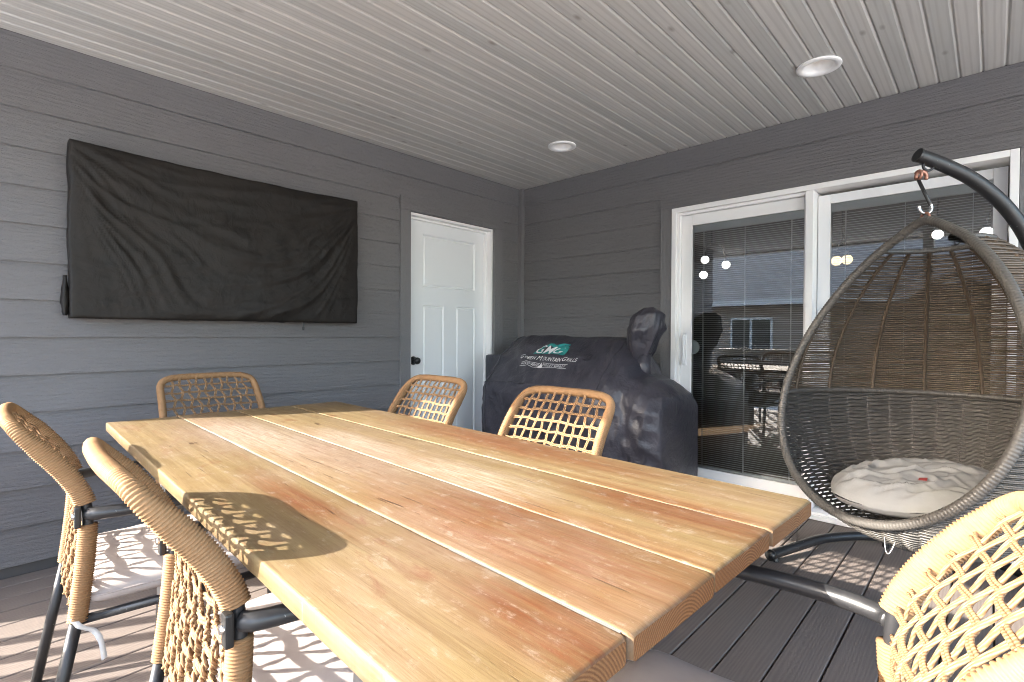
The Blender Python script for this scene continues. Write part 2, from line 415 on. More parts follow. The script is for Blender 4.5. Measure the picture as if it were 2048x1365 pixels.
def wrapped(path, rw, rn, normal_at, pitch, amp, sides=12, per=4, closed=False):
    """tube wound with cord: oval section (rw along normal_at, rn across), helical ridges"""
    pts, L = resample(path, pitch/per); mb = MB(); n = len(pts); vs = []
    if closed: pts = pts[:-1]; n -= 1
    for k in range(n):
        a = pts[(k-1) % n] if closed else pts[max(0, k-1)]; b = pts[(k+1) % n] if closed else pts[min(n-1, k+1)]
        T = (b-a).normalized(); N = normal_at(pts[k]); N = (N-T*N.dot(T)).normalized(); B = T.cross(N)
        s = L*k/(n if closed else n-1); jit = 1+.012*nz(s*40, 3.3)
        for j in range(sides):
            ph = 2*PI*j/sides
            rid = abs(math.sin(PI*(s/pitch+.5*ph/(2*PI)*2*.5)))**.55
            q = jit*(1-amp*(1-rid))
            vs.append(pts[k]+N*((rw(pts[k]) if callable(rw) else rw)*q*math.cos(ph))+B*(rn*q*math.sin(ph)))
    fs = []
    for k in range(n if closed else n-1):
        k2 = (k+1) % n
        for j in range(sides): fs.append((k*sides+j, k*sides+(j+1) % sides, k2*sides+(j+1) % sides, k2*sides+j))
    if not closed: fs += [tuple(range(sides))[::-1], tuple(range((n-1)*sides, n*sides))]
    mb.add(vs, fs); return mb

# ================================================================== SETTING
# yard, far enough to pass the horizon
m = MB(); m.box((-220, -260, -.75), (260, 120, -.55)); g = m.build('ground', 'yard'); tag(g, kind='structure')
# deck floor: joists below, boards as pieces
DX0, DX1, DY0 = 0.0, 5.4, -4.75
m = MB(); m.box((DX0-.1, DY0+.03, -.5), (DX1, .12, -.03)); fl = m.build('floor', 'sheathing'); tag(fl, kind='structure')
PD = .138; x = 2.461-PD*18; 
while x < DX1-.02:
    a = max(x, .004); b = x+PD-.006
    if b-a > .02:
        m = MB(); w = (b-a)/2; L = (DY0-(-.004))/2
        m.prism([(-w, -.024), (w, -.024), (w, -.0025), (w-.003, 0), (-w+.003, 0), (-w, -.0025)], 'y', L, -L)
        o = m.build('deck_board', 'deck_board', fl, loc=((a+b)/2, (DY0-.004)/2, random.uniform(-.0008, .0008)))
    x += PD

# ceiling planks
m = MB(); m.box((-1.2, -5.12, CEIL+.075), (5.75, .6, CEIL+.16)); ce = m.build('ceiling', 'sheathing'); tag(ce, kind='structure')
LIGHTS = [(2.612, -.64), (.987, -.65)]
def boolean_cut(o, c, r):
    cm = MB(); cm.lathe([(0, -.08), (r, -.08), (r, .08), (0, .08)], (c[0], c[1], CEIL), 28)
    cu = cm.build('cutter', 'light_white'); 
    bm = bmesh.new(); bm.from_mesh(cu.data); bmesh.ops.remove_doubles(bm, verts=bm.verts, dist=1e-6); bmesh.ops.recalc_face_normals(bm, faces=bm.faces); bm.to_mesh(cu.data); bm.free()
    md = o.modifiers.new('cut', 'BOOLEAN'); md.operation = 'DIFFERENCE'; md.object = cu; md.solver = 'EXACT'
    bpy.context.view_layer.update()
    me = bpy.data.meshes.new_from_object(o.evaluated_get(bpy.context.evaluated_depsgraph_get()))
    o.modifiers.clear(); o.data = me
    d = cu.data; bpy.data.objects.remove(cu); bpy.data.meshes.remove(d)
PC = .0868; x = .004; k = 0
while x < 5.7:
    a, b = x, min(x+PC-.0002, 5.7); w = (b-a)/2; ya, yb = -5.1, -.004; L = (yb-ya)/2
    m = MB(); m.prism([(-w, .02), (-w, .0055), (-w+.0085, 0), (w-.0085, 0), (w, .0055), (w, .02)], 'y', -L, L)
    o = m.build('ceiling_plank', 'ceiling_wood', ce, loc=((a+b)/2, (ya+yb)/2, CEIL+random.uniform(0, .0012)))
    for c in LIGHTS:
        if a-.072 < c[0] < b+.072: boolean_cut(o, c, .071)
    x += PC
m = MB(); m.box((-1.25, -5.16, CEIL-.035), (5.8, -5.121, CEIL+.2)); m.build('fascia_board', 'rail_white', ce)
m = MB(); m.box((5.751, -5.12, CEIL-.035), (5.79, .2, CEIL+.2)); m.build('fascia_board', 'rail_white', ce)
m = MB(); m.box((-1.25, -5.12, CEIL-.035), (-1.201, .6, CEIL+.2)); m.build('fascia_board', 'rail_white', ce)  # unseen end board, added to keep sunlight out of the roof cavity

# ---- house wall with the door (plane x = 0)
DOOR_A, DOOR_B, DOOR_T = -1.275, -.377, 2.066
m = MB()
m.box((-.16, WALL_END, -.5), (-.004, DOOR_A, CEIL+.02)); m.box((-.16, DOOR_B, -.5), (-.004, .16, CEIL+.02))
m.box((-.16, DOOR_A, DOOR_T), (-.004, DOOR_B, CEIL+.02)); m.box((-.16, DOOR_A, -.5), (-.004, DOOR_B, .012))
wl = m.build('house_wall', 'sheathing')
tag(wl, 'charcoal lap siding wall behind the dining table, with the white door', 'wall')
LINES = [2.326-.1752*i for i in range(0, 14)]
def siding(wall, axis, lo, hi, z0, z1):
    m = MB(); ov = .016
    prof = [(0.0, z0), (.0165, z0+.0005), (.0175, z0+.002), (.004, z1+ov), (0, z1+ov)]
    if axis == 'y': m.prism([(p[0], p[1]-z0) for p in prof], 'y', 0, hi-lo)
    else: m.prism([(-p[0], p[1]-z0) for p in prof][::-1], 'x', 0, hi-lo)
    # prism 'y' gives (p0, t, p1); 'x' gives (t, p0, p1)
    if axis == 'y': return m.build('siding_board', 'siding_y', wall, loc=(-.003, lo, z0))
    return m.build('siding_board', 'siding_x', wall, loc=(lo, .003, z0))
m = MB(); m.box((-.003, WALL_END, LINES[0]+.001), (.0135, -.052, CEIL-.002)); m.build('frieze_board', 'siding_y', wl)
for i, z in enumerate(LINES[1:]):
    z1 = LINES[i]; z0 = max(z, .012)
    if z > 2.1: siding(wl, 'y', WALL_END, -.052, z0, z1)
    else:
        siding(wl, 'y', WALL_END, -1.366, z0, min(z1, 2.32)); siding(wl, 'y', -.268, -.052, z0, z1)
for nm, a, b in (('trim_board', (-.003, -1.367, .012), (.026, -1.276, 2.068)), ('trim_board', (-.003, -.376, .012), (.026, -.266, 2.068)),
                 ('trim_board', (-.003, -1.369, 2.069), (.027, -.264, 2.170))):
    m = MB(); m.bbox(a, b, .002); m.build(nm, 'siding_z' if b[2] < 2.1 else 'siding_y', wl)
m = MB(); m.bbox((-.003, -.050, .004), (.05, -.0045, CEIL-.001), .002); m.build('corner_board', 'siding_z', wl)

# ---- house wall with the sliding door (plane y = 0)
SX0, SX1, ST = 1.532, 3.357, 2.060
m = MB()
m.box((-.003, .004, -.5), (SX0, .16, CEIL+.02)); m.box((SX1, .004, -.5), (5.7, .16, CEIL+.02)); m.box((SX0, .004, ST), (SX1, .16, CEIL+.02)); m.box((SX0, .004, -.5), (SX1, .16, -.002))
wr = m.build('house_wall', 'sheathing')
tag(wr, 'charcoal lap siding wall holding the wide sliding glass door', 'wall')
m = MB(); m.box((.052, -.0135, LINES[0]+.001), (5.7, .003, CEIL-.002)); m.build('frieze_board', 'siding_x', wr)
for i, z in enumerate(LINES[1:]):
    z1 = LINES[i]; z0 = max(z, .012)
    if z > 2.1: siding(wr, 'x', .052, 5.7, z0, z1)
    else: siding(wr, 'x', .052, 1.444, z0, min(z1, 2.32)); siding(wr, 'x', 3.445, 5.7, z0, z1)
for a, b in (((1.442, -.026, .012), (1.531, .003, 2.062)), ((3.358, -.026, .012), (3.447, .003, 2.062)), ((1.440, -.027, 2.063), (3.449, .003, 2.150))):
    m = MB(); m.bbox(a, b, .002); m.build('trim_board', 'siding_z' if b[2] < 2.1 else 'siding_x', wr)

# ---- white panel door
dr = empty('door', (0, (DOOR_A+DOOR_B)/2, 0)); tag(dr, 'white three panel door with black knob, between table and grill', 'door')
oy = (DOOR_A+DOOR_B)/2
def dbox(m, a, b): m.box((a[0], a[1]-oy, a[2]), (b[0], b[1]-oy, b[2]))
XD = -.085
m = MB()
ya, yb = DOOR_A+.022, DOOR_B-.022; zt = DOOR_T-.02; xs0, xs1 = XD-.04, XD
PAN = [(-1.082, -.512, 1.508, 1.932), (-1.082, -.862, .25, 1.362), (-.732, -.512, .25, 1.362)]
# slab made of rails and stiles round recessed panels
dbox(m, (xs0, ya, .02), (xs1, PAN[0][0], zt)); dbox(m, (xs0, PAN[0][1], .02), (xs1, yb, zt))
dbox(m, (xs0, PAN[0][0], PAN[0][3]), (xs1, PAN[0][1], zt)); dbox(m, (xs0, PAN[0][0], PAN[1][3]), (xs1, PAN[0][1], PAN[0][2]))
dbox(m, (xs0, PAN[0][0], .02), (xs1, PAN[0][1], .25)); dbox(m, (xs0, PAN[1][1], .25), (xs1, PAN[2][0], PAN[1][3]))
m.build('door_slab', 'door_paint', dr)
for a, b, c, d in PAN:
    m = MB(); e = .028
    # sloped moulding ring and a flat raised field
    def rg(i, x): return [(x, a+i-oy, c+i), (x, b-i-oy, c+i), (x, b-i-oy, d-i), (x, a+i-oy, d-i)]
    R0, R1, R2, R3 = rg(0, XD-.001), rg(.010, XD-.013), rg(.014, XD-.013), rg(.024, XD-.004)
    m.add(R0+R1+R2+R3, [(4*k+i, 4*k+(i+1) % 4, 4*k+4+(i+1) % 4, 4*k+4+i) for k in range(3) for i in range(4)]+[(12, 13, 14, 15)])
    m.build('panel', 'door_paint', dr)
m = MB()
for a, b in (((-.15, DOOR_A+.001, .014), (.0, DOOR_A+.02, DOOR_T-.001)), ((-.15, DOOR_B-.02, .014), (.0, DOOR_B-.001, DOOR_T-.001)), ((-.15, DOOR_A+.02, DOOR_T-.02), (.0, DOOR_B-.02, DOOR_T-.001)),
             ((XD+.001, DOOR_B-.034, .014), (XD+.03, DOOR_B-.0201, DOOR_T-.02)), ((XD+.001, DOOR_A+.034, DOOR_T-.034), (XD+.03, DOOR_B-.034, DOOR_T-.0201))): dbox(m, a, b)
m.build('jamb', 'white_vinyl', dr)
m = MB(); dbox(m, (-.15, DOOR_A+.02, .0135), (.02, DOOR_B-.02, .019)); m.build('threshold', 'chrome', dr)
kb = MB(); prof = [(0, 0), (.034, 0), (.034, .006), (.012, .012), (.012, .035), (.022, .042), (.028, .052), (.026, .066), (.016, .074), (0, .076)]
kb.lathe(prof, (0, 0, 0), 24); ko = kb.build('knob', 'black_plastic', dr, smooth=True)
ko.rotation_euler = (0, R(90), 0); ko.location = (XD, -1.175-oy, .915)

# ---- sliding glass door with blinds between the panes
sl = empty('sliding_door', ((SX0+SX1)/2, 0, 0)); tag(sl, 'white framed sliding glass door with horizontal blinds inside the panes', 'door')
ox = (SX0+SX1)/2
def ring(m, x0, x1, z0, z1, w, y0, y1, wb=None):
    wb = wb or w
    for a, b in (((x0, y0, z0), (x0+w, y1, z1)), ((x1-w, y0, z0), (x1, y1, z1)), ((x0+w, y0, z1-w), (x1-w, y1, z1)), ((x0+w, y0, z0), (x1-w, y1, z0+wb))):
        m.bbox((a[0]-ox, a[1], a[2]), (b[0]-ox, b[1], b[2]), .0025)
m = MB(); ring(m, SX0+.001, SX1-.001, .002, ST-.001, .034, -.034, .155, .04); m.build('outer_frame', 'white_vinyl', sl)
m = MB(); ring(m, SX0+.036, 2.425, .043, ST-.036, .020, -.012, .15, .02); m.build('track_frame', 'white_vinyl', sl)
m = MB(); m.bbox((SX0-.01-ox, -.062, .003), (SX1+.01-ox, -.0345, .032), .003); m.build('sill', 'white_vinyl', sl)
SLAT_SHARED = None
def sash(x0, x1, y, mat, glass_x0, glass_x1, zb, zt):
    s_ = MB(); z0, z1 = .066, ST-.058
    for a, b in (((x0, y, z0), (glass_x0, y+.042, z1)), ((glass_x1, y, z0), (x1, y+.042, z1)), ((glass_x0, y, zt), (glass_x1, y+.042, z1)), ((glass_x0, y, z0), (glass_x1, y+.042, zb))):
        s_.bbox((a[0]-ox, a[1], a[2]), (b[0]-ox, b[1], b[2]), .003)
    so = s_.build('sash', mat, sl)
    for dy in (.010,):
        g_ = MB(); g_.box((glass_x0-ox-.004, y+dy, zb-.004), (glass_x1-ox+.004, y+dy+.0008, zt+.004)); 
        # one sheet, so that the light crosses a single surface
        gm = MB(); gx0, gx1 = glass_x0-ox-.004, glass_x1-ox+.004
        gm.add([(gx0, y+dy, zb-.004), (gx1, y+dy, zb-.004), (gx1, y+dy, zt+.004), (gx0, y+dy, zt+.004)], [(0, 1, 2, 3)])
        gm.build('pane', 'window_glass', so)
    h_ = MB(); h_.bbox((glass_x0-ox+.001, y+.016, zt-.05), (glass_x1-ox-.001, y+.036, zt-.001), .002); h_.build('head_rail', 'blind_white', so)
    b_ = MB(); zz = zb+.02; n = 0
    while zz < zt-.055:
        xa, xb = glass_x0-ox+.008, glass_x1-ox-.008; j = .0006*nz(zz*31, x0)
        yy = y+.026; pr = [(-.0065, -.0016+j), (-.0033, -.0002), (0, .0003), (.0033, -.0002), (.0065, -.0010+j)]
        vs = [(xa, yy+p[0], zz+p[1]) for p in pr]+[(xb, yy+p[0], zz+p[1]) for p in pr]
        b_.add(vs, [(i, i+1, 5+i+1, 5+i) for i in range(4)])
        zz += .0143
    bo = b_.build('blind_slats', 'blind_white', so); tag(bo, kind='stuff')
    for f in (.105, .5, .895):
        c_ = MB(); xx = glass_x0-ox+(glass_x1-glass_x0)*f
        c_.tube([(xx, y+.0165, zb+.01), (xx, y+.0165, zt-.05)], .0016, 6); c_.tube([(xx, y+.0335, zb+.01), (xx, y+.0335, zt-.05)], .0012, 5)
        c_.build('ladder_cord', 'cord_white', so)
    r_ = MB(); r_.bbox((glass_x0-ox+.006, y+.018, zb+.003), (glass_x1-ox-.006, y+.034, zb+.014), .002); r_.build('bottom_rail', 'blind_white', so)
    return so
s1 = sash(1.590, 2.414, .018, 'white_vinyl', 1.668, 2.395, .17, 1.925)
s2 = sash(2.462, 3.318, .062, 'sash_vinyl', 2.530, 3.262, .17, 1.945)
m = MB(); m.bbox((2.4145-ox, -.034, .043), (2.458-ox, .150, ST-.036), .003); m.build('mullion', 'white_vinyl', sl)
# pull handle and blind dial
m = MB(); zc = 1.02
m.tube(catmull([(1.618-ox, .018, zc-.105), (1.618-ox, -.010, zc-.09), (1.628-ox, -.026, zc-.04), (1.630-ox, -.029, zc), (1.628-ox, -.026, zc+.04), (1.618-ox, -.010, zc+.09), (1.618-ox, .018, zc+.105)], 5), .0105, 8)
m.bbox((1.603-ox, .010, zc-.12), (1.633-ox, .0185, zc+.12), .003)
m.build('handle', 'white_vinyl', sl, smooth=True)
m = MB(); prof = [(0, .006), (.044, .006), (.050, .003), (.050, 0), (0, 0)]; m.lathe(prof, (0, 0, 0), 28); d = m.build('blind_dial', 'blind_white', sl)
d.rotation_euler = (R(90), 0, 0); d.location = (1.674-ox, .0352, 1.04)

# ---- room behind the glass
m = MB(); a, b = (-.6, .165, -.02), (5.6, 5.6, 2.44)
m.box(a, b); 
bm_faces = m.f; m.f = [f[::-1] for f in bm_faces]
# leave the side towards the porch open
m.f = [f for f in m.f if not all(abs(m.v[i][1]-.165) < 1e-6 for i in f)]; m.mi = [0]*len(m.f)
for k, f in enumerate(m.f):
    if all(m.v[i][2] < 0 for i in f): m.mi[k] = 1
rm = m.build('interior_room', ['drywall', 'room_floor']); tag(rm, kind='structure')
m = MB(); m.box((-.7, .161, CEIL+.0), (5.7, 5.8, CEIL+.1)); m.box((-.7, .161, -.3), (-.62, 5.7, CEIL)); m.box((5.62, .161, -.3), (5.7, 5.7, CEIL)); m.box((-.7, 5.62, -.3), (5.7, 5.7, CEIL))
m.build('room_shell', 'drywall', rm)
def globes(name, label, pts, r, mat, top, cat='lamp', squash=1.0):
    c = Vector((sum(p[0] for p in pts)/len(pts), sum(p[1] for p in pts)/len(pts), top)); e = empty(name, c); tag(e, label, cat)
    m = MB(); m.lathe([(0, 0), (.06, 0), (.06, -.02), (0, -.025)], (0, 0, -.001), 20); m.tube([(0, 0, -.02), (0, 0, max(p[2] for p in pts)+.16-top)], .008, 8); m.build('stem', 'black_plastic', e)
    for p in pts:
        q = Vector(p)-c; s_ = MB()
        s_.lathe([(r*math.sin(PI*i/10), squash*r*math.cos(PI*i/10)) for i in range(11)], q, 20); s_.build('globe', mat, e, smooth=True)
        a_ = MB(); t_ = q+Vector((0, 0, r*squash)); a_.tube(catmull([(0, 0, max(k[2] for k in pts)+.16-top), (q.x*.6, q.y*.6, max(k[2] for k in pts)+.14-top), t_+Vector((0, 0, .02)), t_], 4), .006, 6); a_.lathe([(.022, 0), (.022, .03), (0, .03)], t_-Vector((0, 0, .008)), 12); a_.build('arm', 'black_plastic', e)
    return e
globes('chandelier', 'three globe chandelier glowing behind the left glass panel', [(.936, 2.0, 1.967), (1.166, 2.0, 1.891), (.92, 2.0, 1.80)], .042, 'lamp_globe', 2.439)
globes('pendant_lamp', 'warm twin shade lamp seen behind the glass left of the egg chair', [(2.190, 2.0, 1.835), (2.275, 2.0, 1.839)], .045, 'lamp_warm', 2.439)
globes('vanity_light', 'pair of white globes behind the glass at the upper right', [(3.225, 1.6, 1.905), (3.30, 1.6, 1.890)], .038, 'lamp_globe', 2.439)
globes('ceiling_globe', 'single white globe lamp behind the top of the egg chair', [(2.945, 1.6, 1.925)], .036, 'lamp_globe', 2.439)

# ---- recessed lights
for k, c in enumerate(LIGHTS):
    e = empty('recessed_light', (c[0], c[1], CEIL))
    tag(e, ['round white recessed light in the ceiling nearer the egg chair', 'round white recessed light in the ceiling near the corner of the walls'][k], 'ceiling light', 'recessed ceiling lights')
    m = MB(); m.lathe([(.100, .001), (.102, -.004), (.099, -.008), (.088, -.010), (.074, -.008), (.069, -.003), (.067, .0)], (0, 0, 0), 48); m.build('trim_ring', 'light_white', e, smooth=True)
    m = MB(); m.lathe([(.0669, .0), (.066, .006), (.050, .058)], (0, 0, 0), 48); m.build('baffle', 'light_white', e, smooth=True)
    m = MB(); m.lathe([(.050, .0581), (.03, .062), (0.0005, .063)], (0, 0, 0), 48); m.build('lens', 'light_lens', e, smooth=True)

# ---- railing along the open side
def railing(p0, p1, label, spacing=.1455):
    p0, p1 = Vector(p0), Vector(p1); L = (p1-p0).length; e = empty('railing', p0, math.atan2(p1.y-p0.y, p1.x-p0.x)); tag(e, label, 'railing')
    for z0, z1, w in ((.885, .925, .085), (.83, .885, .045), (.075, .125, .045)):
        m = MB(); m.bbox((0, -w/2, z0), (L, w/2, z1), .004); m.build('rail', 'rail_white', e)
    m = MB(); m.bbox((-.0225, -.0225, .125), (.0225, .0225, .83), .002); me = None; s = spacing*.6
    while s < L-.03:
        if me is None: o = m.build('baluster', 'rail_white', e); me = o.data
        else: o = bpy.data.objects.new('baluster', me); COL.objects.link(o); o.parent = e
        o.location = (s, 0, 0); s += spacing
    return e
railing((.02, -4.62, 0), (2.60, -4.62, 0), 'white baluster railing along the open side of the deck')
railing((2.72, -4.62, 0), (5.28, -4.62, 0), 'white baluster railing beyond the middle porch post')
railing((5.30, -4.55, 0), (5.30, -.02, 0), 'white baluster railing at the right end of the deck')
for x, lb in ((2.66, 'square white porch post in the middle of the railing'), (5.34, 'square white porch post at the corner of the deck')):
    m = MB(); m.bbox((-.055, -.055, -.0), (.055, .055, CEIL-.001), .006); m.bbox((-.075, -.075, .001), (.075, .075, .06), .006)
    tag(m.build('porch_post', 'rail_white', loc=(x, -4.64, .001)), lb, 'post')

# ---- neighbour's house across the yard (seen in the glass)
nh = empty('neighbour_house', (-1, -13, -.55)); tag(nh, 'tan house with dark shingle roof across the yard, mirrored in the glass door', 'house')
m = MB(); m.box((-9, -9, 0), (8, 0, 2.9)); m.add([(-9, 0, 2.9), (-9, -9, 2.9), (-9, -4.5, 5.0), (8, 0, 2.9), (8, -9, 2.9), (8, -4.5, 5.0)], [(0, 2, 1), (3, 4, 5)]); m.build('wall', 'neighbour_siding', nh)
m = MB()
m.prism([(.6, 2.62), (.6, 2.74), (-4.5, 5.12), (-4.5, 5.0)], 'x', -9.5, 8.5); m.prism([(-9.6, 2.62), (-4.5, 5.0), (-4.5, 5.12), (-9.6, 2.74)], 'x', -9.5, 8.5)
m.build('roof', 'shingles', nh)
m = MB(); m.box((-9.5, .6, 2.60), (8.5, .63, 2.76)); m.build('fascia', 'neighbour_trim', nh)
for xw in (-5.4, -1.2, 3.6):
    m = MB(); m.box((xw-.62, .002, .95), (xw+.62, .05, 2.25)); w_ = m.build('window', 'neighbour_trim', nh)
    for dx in (-.3, .3):
        m = MB(); m.box((xw+dx-.26, .051, 1.02), (xw+dx+.26, .056, 2.18)); m.build('window_pane', 'dark_glass', w_)

# ================================================================== TELEVISION COVER
TV = dict(y0=-3.268, y1=-1.775, z0=1.195, z1=2.030, x0=.028, x1=.115)
def tv_cover():
    e = empty('television_cover', (.028, (TV['y0']+TV['y1'])/2, TV['z0'])); tag(e, 'black wrinkled fabric cover hiding a wall mounted television', 'television cover')
    L, H = TV['y1']-TV['y0'], TV['z1']-TV['z0']; NU, NV = 150, 84
    def rid(q): return 1-abs(q)*2
    def disp(u, v):
        X, Y = u*L, v*H
        d = 0.0
        # swags hanging from the two upper corners
        q = (1-v)/(3.6*u*(1-u)+.16)
        wob = .22*nz(u*2.3, v*2.1, 4.0)
        f = nz((q+wob)*5.2, u*1.1, 1.7); d += .020*max(0, rid(f)-.25)*math.exp(-((q-.75)/.62)**2)
        f = nz((q+wob*.8)*10.5, u*1.8, 8.3); d += .009*max(0, rid(f)-.3)*math.exp(-((q-.65)/.6)**2)
        # folds fanning from the corners
        for cx, sg, am in ((0.0, 1, .016), (1.0, -1, .011)):
            dx, dy = abs(u-cx)*L, (1-v)*H; r = math.hypot(dx, dy); a = math.atan2(dy, dx)
            f = nz(a*6.5, r*1.3, 3.1+cx*7); d += am*max(0, rid(f)-.35)*math.exp(-(r/.5)**2)*min(1, r/.05)
        # creases towards lower left and the bottom
        f = nz(u*3.2-v*6.0, u*1.7+v*2.0, 11.0); d += .008*max(0, rid(f)-.55)
        f = nz(u*2.0+v*9.0, u*3.0, 15.0); d += .006*max(0, rid(f)-.6)*(1-v)
        d += .0035*fb(X*11, Y*11, 2.0)+.0018*abs(fb(X*26, Y*26, 5.0))
        d += .012*fb(u*2.4, v*2.0, 9.0, 2)
        return d
    m = MB(); vs = []; x1 = TV['x1']-.028
    edge = lambda t: min(1.0, min(t, 1-t)*14)
    for j in range(NV+1):
        for i in range(NU+1):
            u, v = i/NU, j/NV; k = min(edge(u), edge(v))**.5
            sag = .012*math.sin(PI*u)*(v) + .006*fb(u*6, 2.2)*v*math.sin(PI*u)**.5
            yy = (u-.5)*L+.006*(fb(v*4, 7.7)*(1-min(1, u*6))-fb(v*4, 1.7)*(1-min(1, (1-u)*6)))
            zz = v*H-sag+.010*(v-.5)*(1-2*u)*.6
            vs.append((x1-.006*(1-k)+.78*disp(u, v)*k, yy, zz))
    n = NU+1
    fs = [(j*n+i, j*n+i+1, (j+1)*n+i+1, (j+1)*n+i) for j in range(NV) for i in range(NU)]
    # sides going back to the wall
    loop = [i for i in range(n)]+[j*n+NU for j in range(1, NV+1)]+[NV*n+i for i in range(NU-1, -1, -1)]+[j*n for j in range(NV-1, 0, -1)]
    prev = loop
    for s_ in range(1, 5):
        base = len(vs)
        for q in loop:
            X, Y, Z = vs[q]; t = s_/4; w = .006*fb(Y*9, Z*9, t*3)
            cy, cz = (-1 if Y > 0 else 1), 1
            ins = .006*math.sin(PI*t)
            vs.append((X*(1-t)+.001*t, Y+w*.5*math.sin(PI*t), Z+w*math.sin(PI*t)))
        ring_ = list(range(base, base+len(loop))); c = len(loop)
        fs += [(prev[k], ring_[k], ring_[(k+1) % c], prev[(k+1) % c]) for k in range(c)]
        prev = ring_
    m.add(vs, fs); m.build('cover_cloth', 'tv_fabric', e, smooth=True)
    # gathered strap at the lower left, toggle cord below
    b = MB(); P = []
    for j in range(13):
        t = j/12; z = .01+.19*t; w = .018+.022*math.sin(PI*min(1, t*1.15))+.008*nz(t*7, 1)
        P.append((z, w))
    vs = []; sd_ = 12
    for j, (z, w) in enumerate(P):
        for k in range(sd_):
            a = 2*PI*k/sd_; r = 1+.35*nz(math.cos(a)*1.8, math.sin(a)*1.8, z*22)
            vs.append((.03+.020*math.cos(a)*r, -L/2-.012-(w*.7)*math.sin(a)*r*.6, z))
    b.add(vs, [(j*sd_+k, j*sd_+(k+1) % sd_, (j+1)*sd_+(k+1) % sd_, (j+1)*sd_+k) for j in range(12) for k in range(sd_)]+[tuple(range(sd_)), tuple(range(12*sd_, 13*sd_))])
    b.build('gathered_strap', 'tv_fabric', e, smooth=True)
    c_ = MB(); yy = (-2.145)-(TV['y0']+TV['y1'])/2
    c_.tube([(.07, yy, .004), (.071, yy+.001, -.02), (.07, yy, -.032)], .0022, 6); c_.tube([(.07, yy, -.030), (.07, yy, -.05)], .006, 8); c_.build('toggle_cord', 'black_plastic', e)
tv_cover()

# ================================================================== TABLE
TZ = .76; TANG = R(-1.95)
TC = Vector((.655, -3.215, 0))          # far left corner on plan
tb = TABLE_REF; tb.location = (TC.x, TC.y, 0); tb.rotation_euler = (0, 0, TANG); tag(tb, 'long weathered plank dining table with pale worn top', 'table')
TLEN, TTH = 2.292, .035
WID = [.246, .232, .244, .250]; GAP = .0036; y = 0.0
for k, w in enumerate(WID):
    bm = bmesh.new(); NX, NY = 40, 6
    # a slightly cupped plank with eased, chipped edges
    prof = [(0, .003), (0, TTH-.005), (.0008, TTH-.002), (.0024, TTH-.0004), (.005, TTH), (w*.5, TTH-.0012), (w-.005, TTH), (w-.0024, TTH-.0004), (w-.0008, TTH-.002), (w, TTH-.005), (w, .003), (w-.004, 0), (.004, 0)]
    n = len(prof); m = MB(); vs = []; e0 = random.uniform(-.003, .003); e1 = random.uniform(-.004, .004)
    XS = [0, .003, .007]+[TLEN*i/60 for i in range(1, 60)]+[TLEN-.007, TLEN-.003, TLEN]
    for i, X in enumerate(XS):
        end = 0 if .005 < X < TLEN-.005 else (.004 if X in (0, TLEN) else .0012)
        for (py, pz) in prof:
            chip = (.0016*nz(X*19, py*3+k*5.1, 2)+.0022*max(0, nz(X*7, k*3.3+(py > .1)*9)-.25)) if (py < .006 or py > w-.006) else 0
            edge = 1 if pz > TTH-.003 else 0
            vs.append((X+(e0 if X == 0 else e1 if X == TLEN else 0), py+chip*.8+(end if py < w*.3 else -end if py > w*.7 else 0), pz-edge*end-abs(chip)*edge*.5+.0006*nz(X*3, k*3.0)))
    m.add(vs, [(i*n+j, (i+1)*n+j, (i+1)*n+(j+1) % n, i*n+(j+1) % n) for i in range(len(XS)-1) for j in range(n)])
    m.cur = 1
    q = [(XS[0]+e0, 0, 0)]
    m.f += [list(range(n)), [(len(XS)-1)*n+j for j in range(n)][::-1]]; m.mi += [1, 1]
    o = m.build('plank', ['table_wood', 'table_end_grain'], tb, loc=(0, y, TZ-TTH+random.uniform(-.0012, .0004)))
    o.data.polygons.foreach_set('use_smooth', [True]*(len(o.data.polygons)-2)+[False, False])
    if k < 3:
        g_ = MB(); ys = y+w; pts = []; N = 120
        segs = []
        for i in range(N+1):
            X = .004+(TLEN-.016)*i/N
            segs.append((X, ys-.001+.0008*nz(X*9, k), ys+GAP+.001+.0012*nz(X*8, k+5.0), TZ-.0024-.0045*max(0, nz(X*6.0, k*3+1.5)+.12)-(.014 if nz(X*3.1+k*1.7, 9.1)+.5*nz(X*14, k*2.0) > .16 else 0)))
        vs = []
        for X, a_, b_, z_ in segs: vs += [(X, a_, z_), (X, b_, z_), (X, b_, z_-.014), (X, a_, z_-.014)]
        g_.add(vs, [(4*i+j, 4*i+4+j, 4*i+4+(j+1) % 4, 4*i+(j+1) % 4) for i in range(N) for j in range(4)]+[(0, 1, 2, 3), (4*N, 4*N+3, 4*N+2, 4*N+1)])
        g_.build('gap_filler', 'gap_filler_white', tb)
    y += w+GAP
TW = y-GAP
for X in (.40, TLEN-.42):
    m = MB(); zb = TZ-TTH-.001
    m.box((X-.04, .10, zb-.008), (X+.04, TW-.10, zb)); m.build('leg_plate', 'table_steel', tb)
    for yy, fy in ((.16, .13), (TW-.16, TW-.13)):
        m = MB(); m.prism([(yy-.03, zb-.0085), (yy+.03, zb-.0085), (fy+.03, .009), (fy-.03, .009)], 'x', X-.03, X+.03); m.build('leg', 'table_steel', tb)
    m = MB(); m.box((X-.03, .10, .0015), (X+.03, TW-.10, .0085)); m.build('foot_bar', 'table_steel', tb)

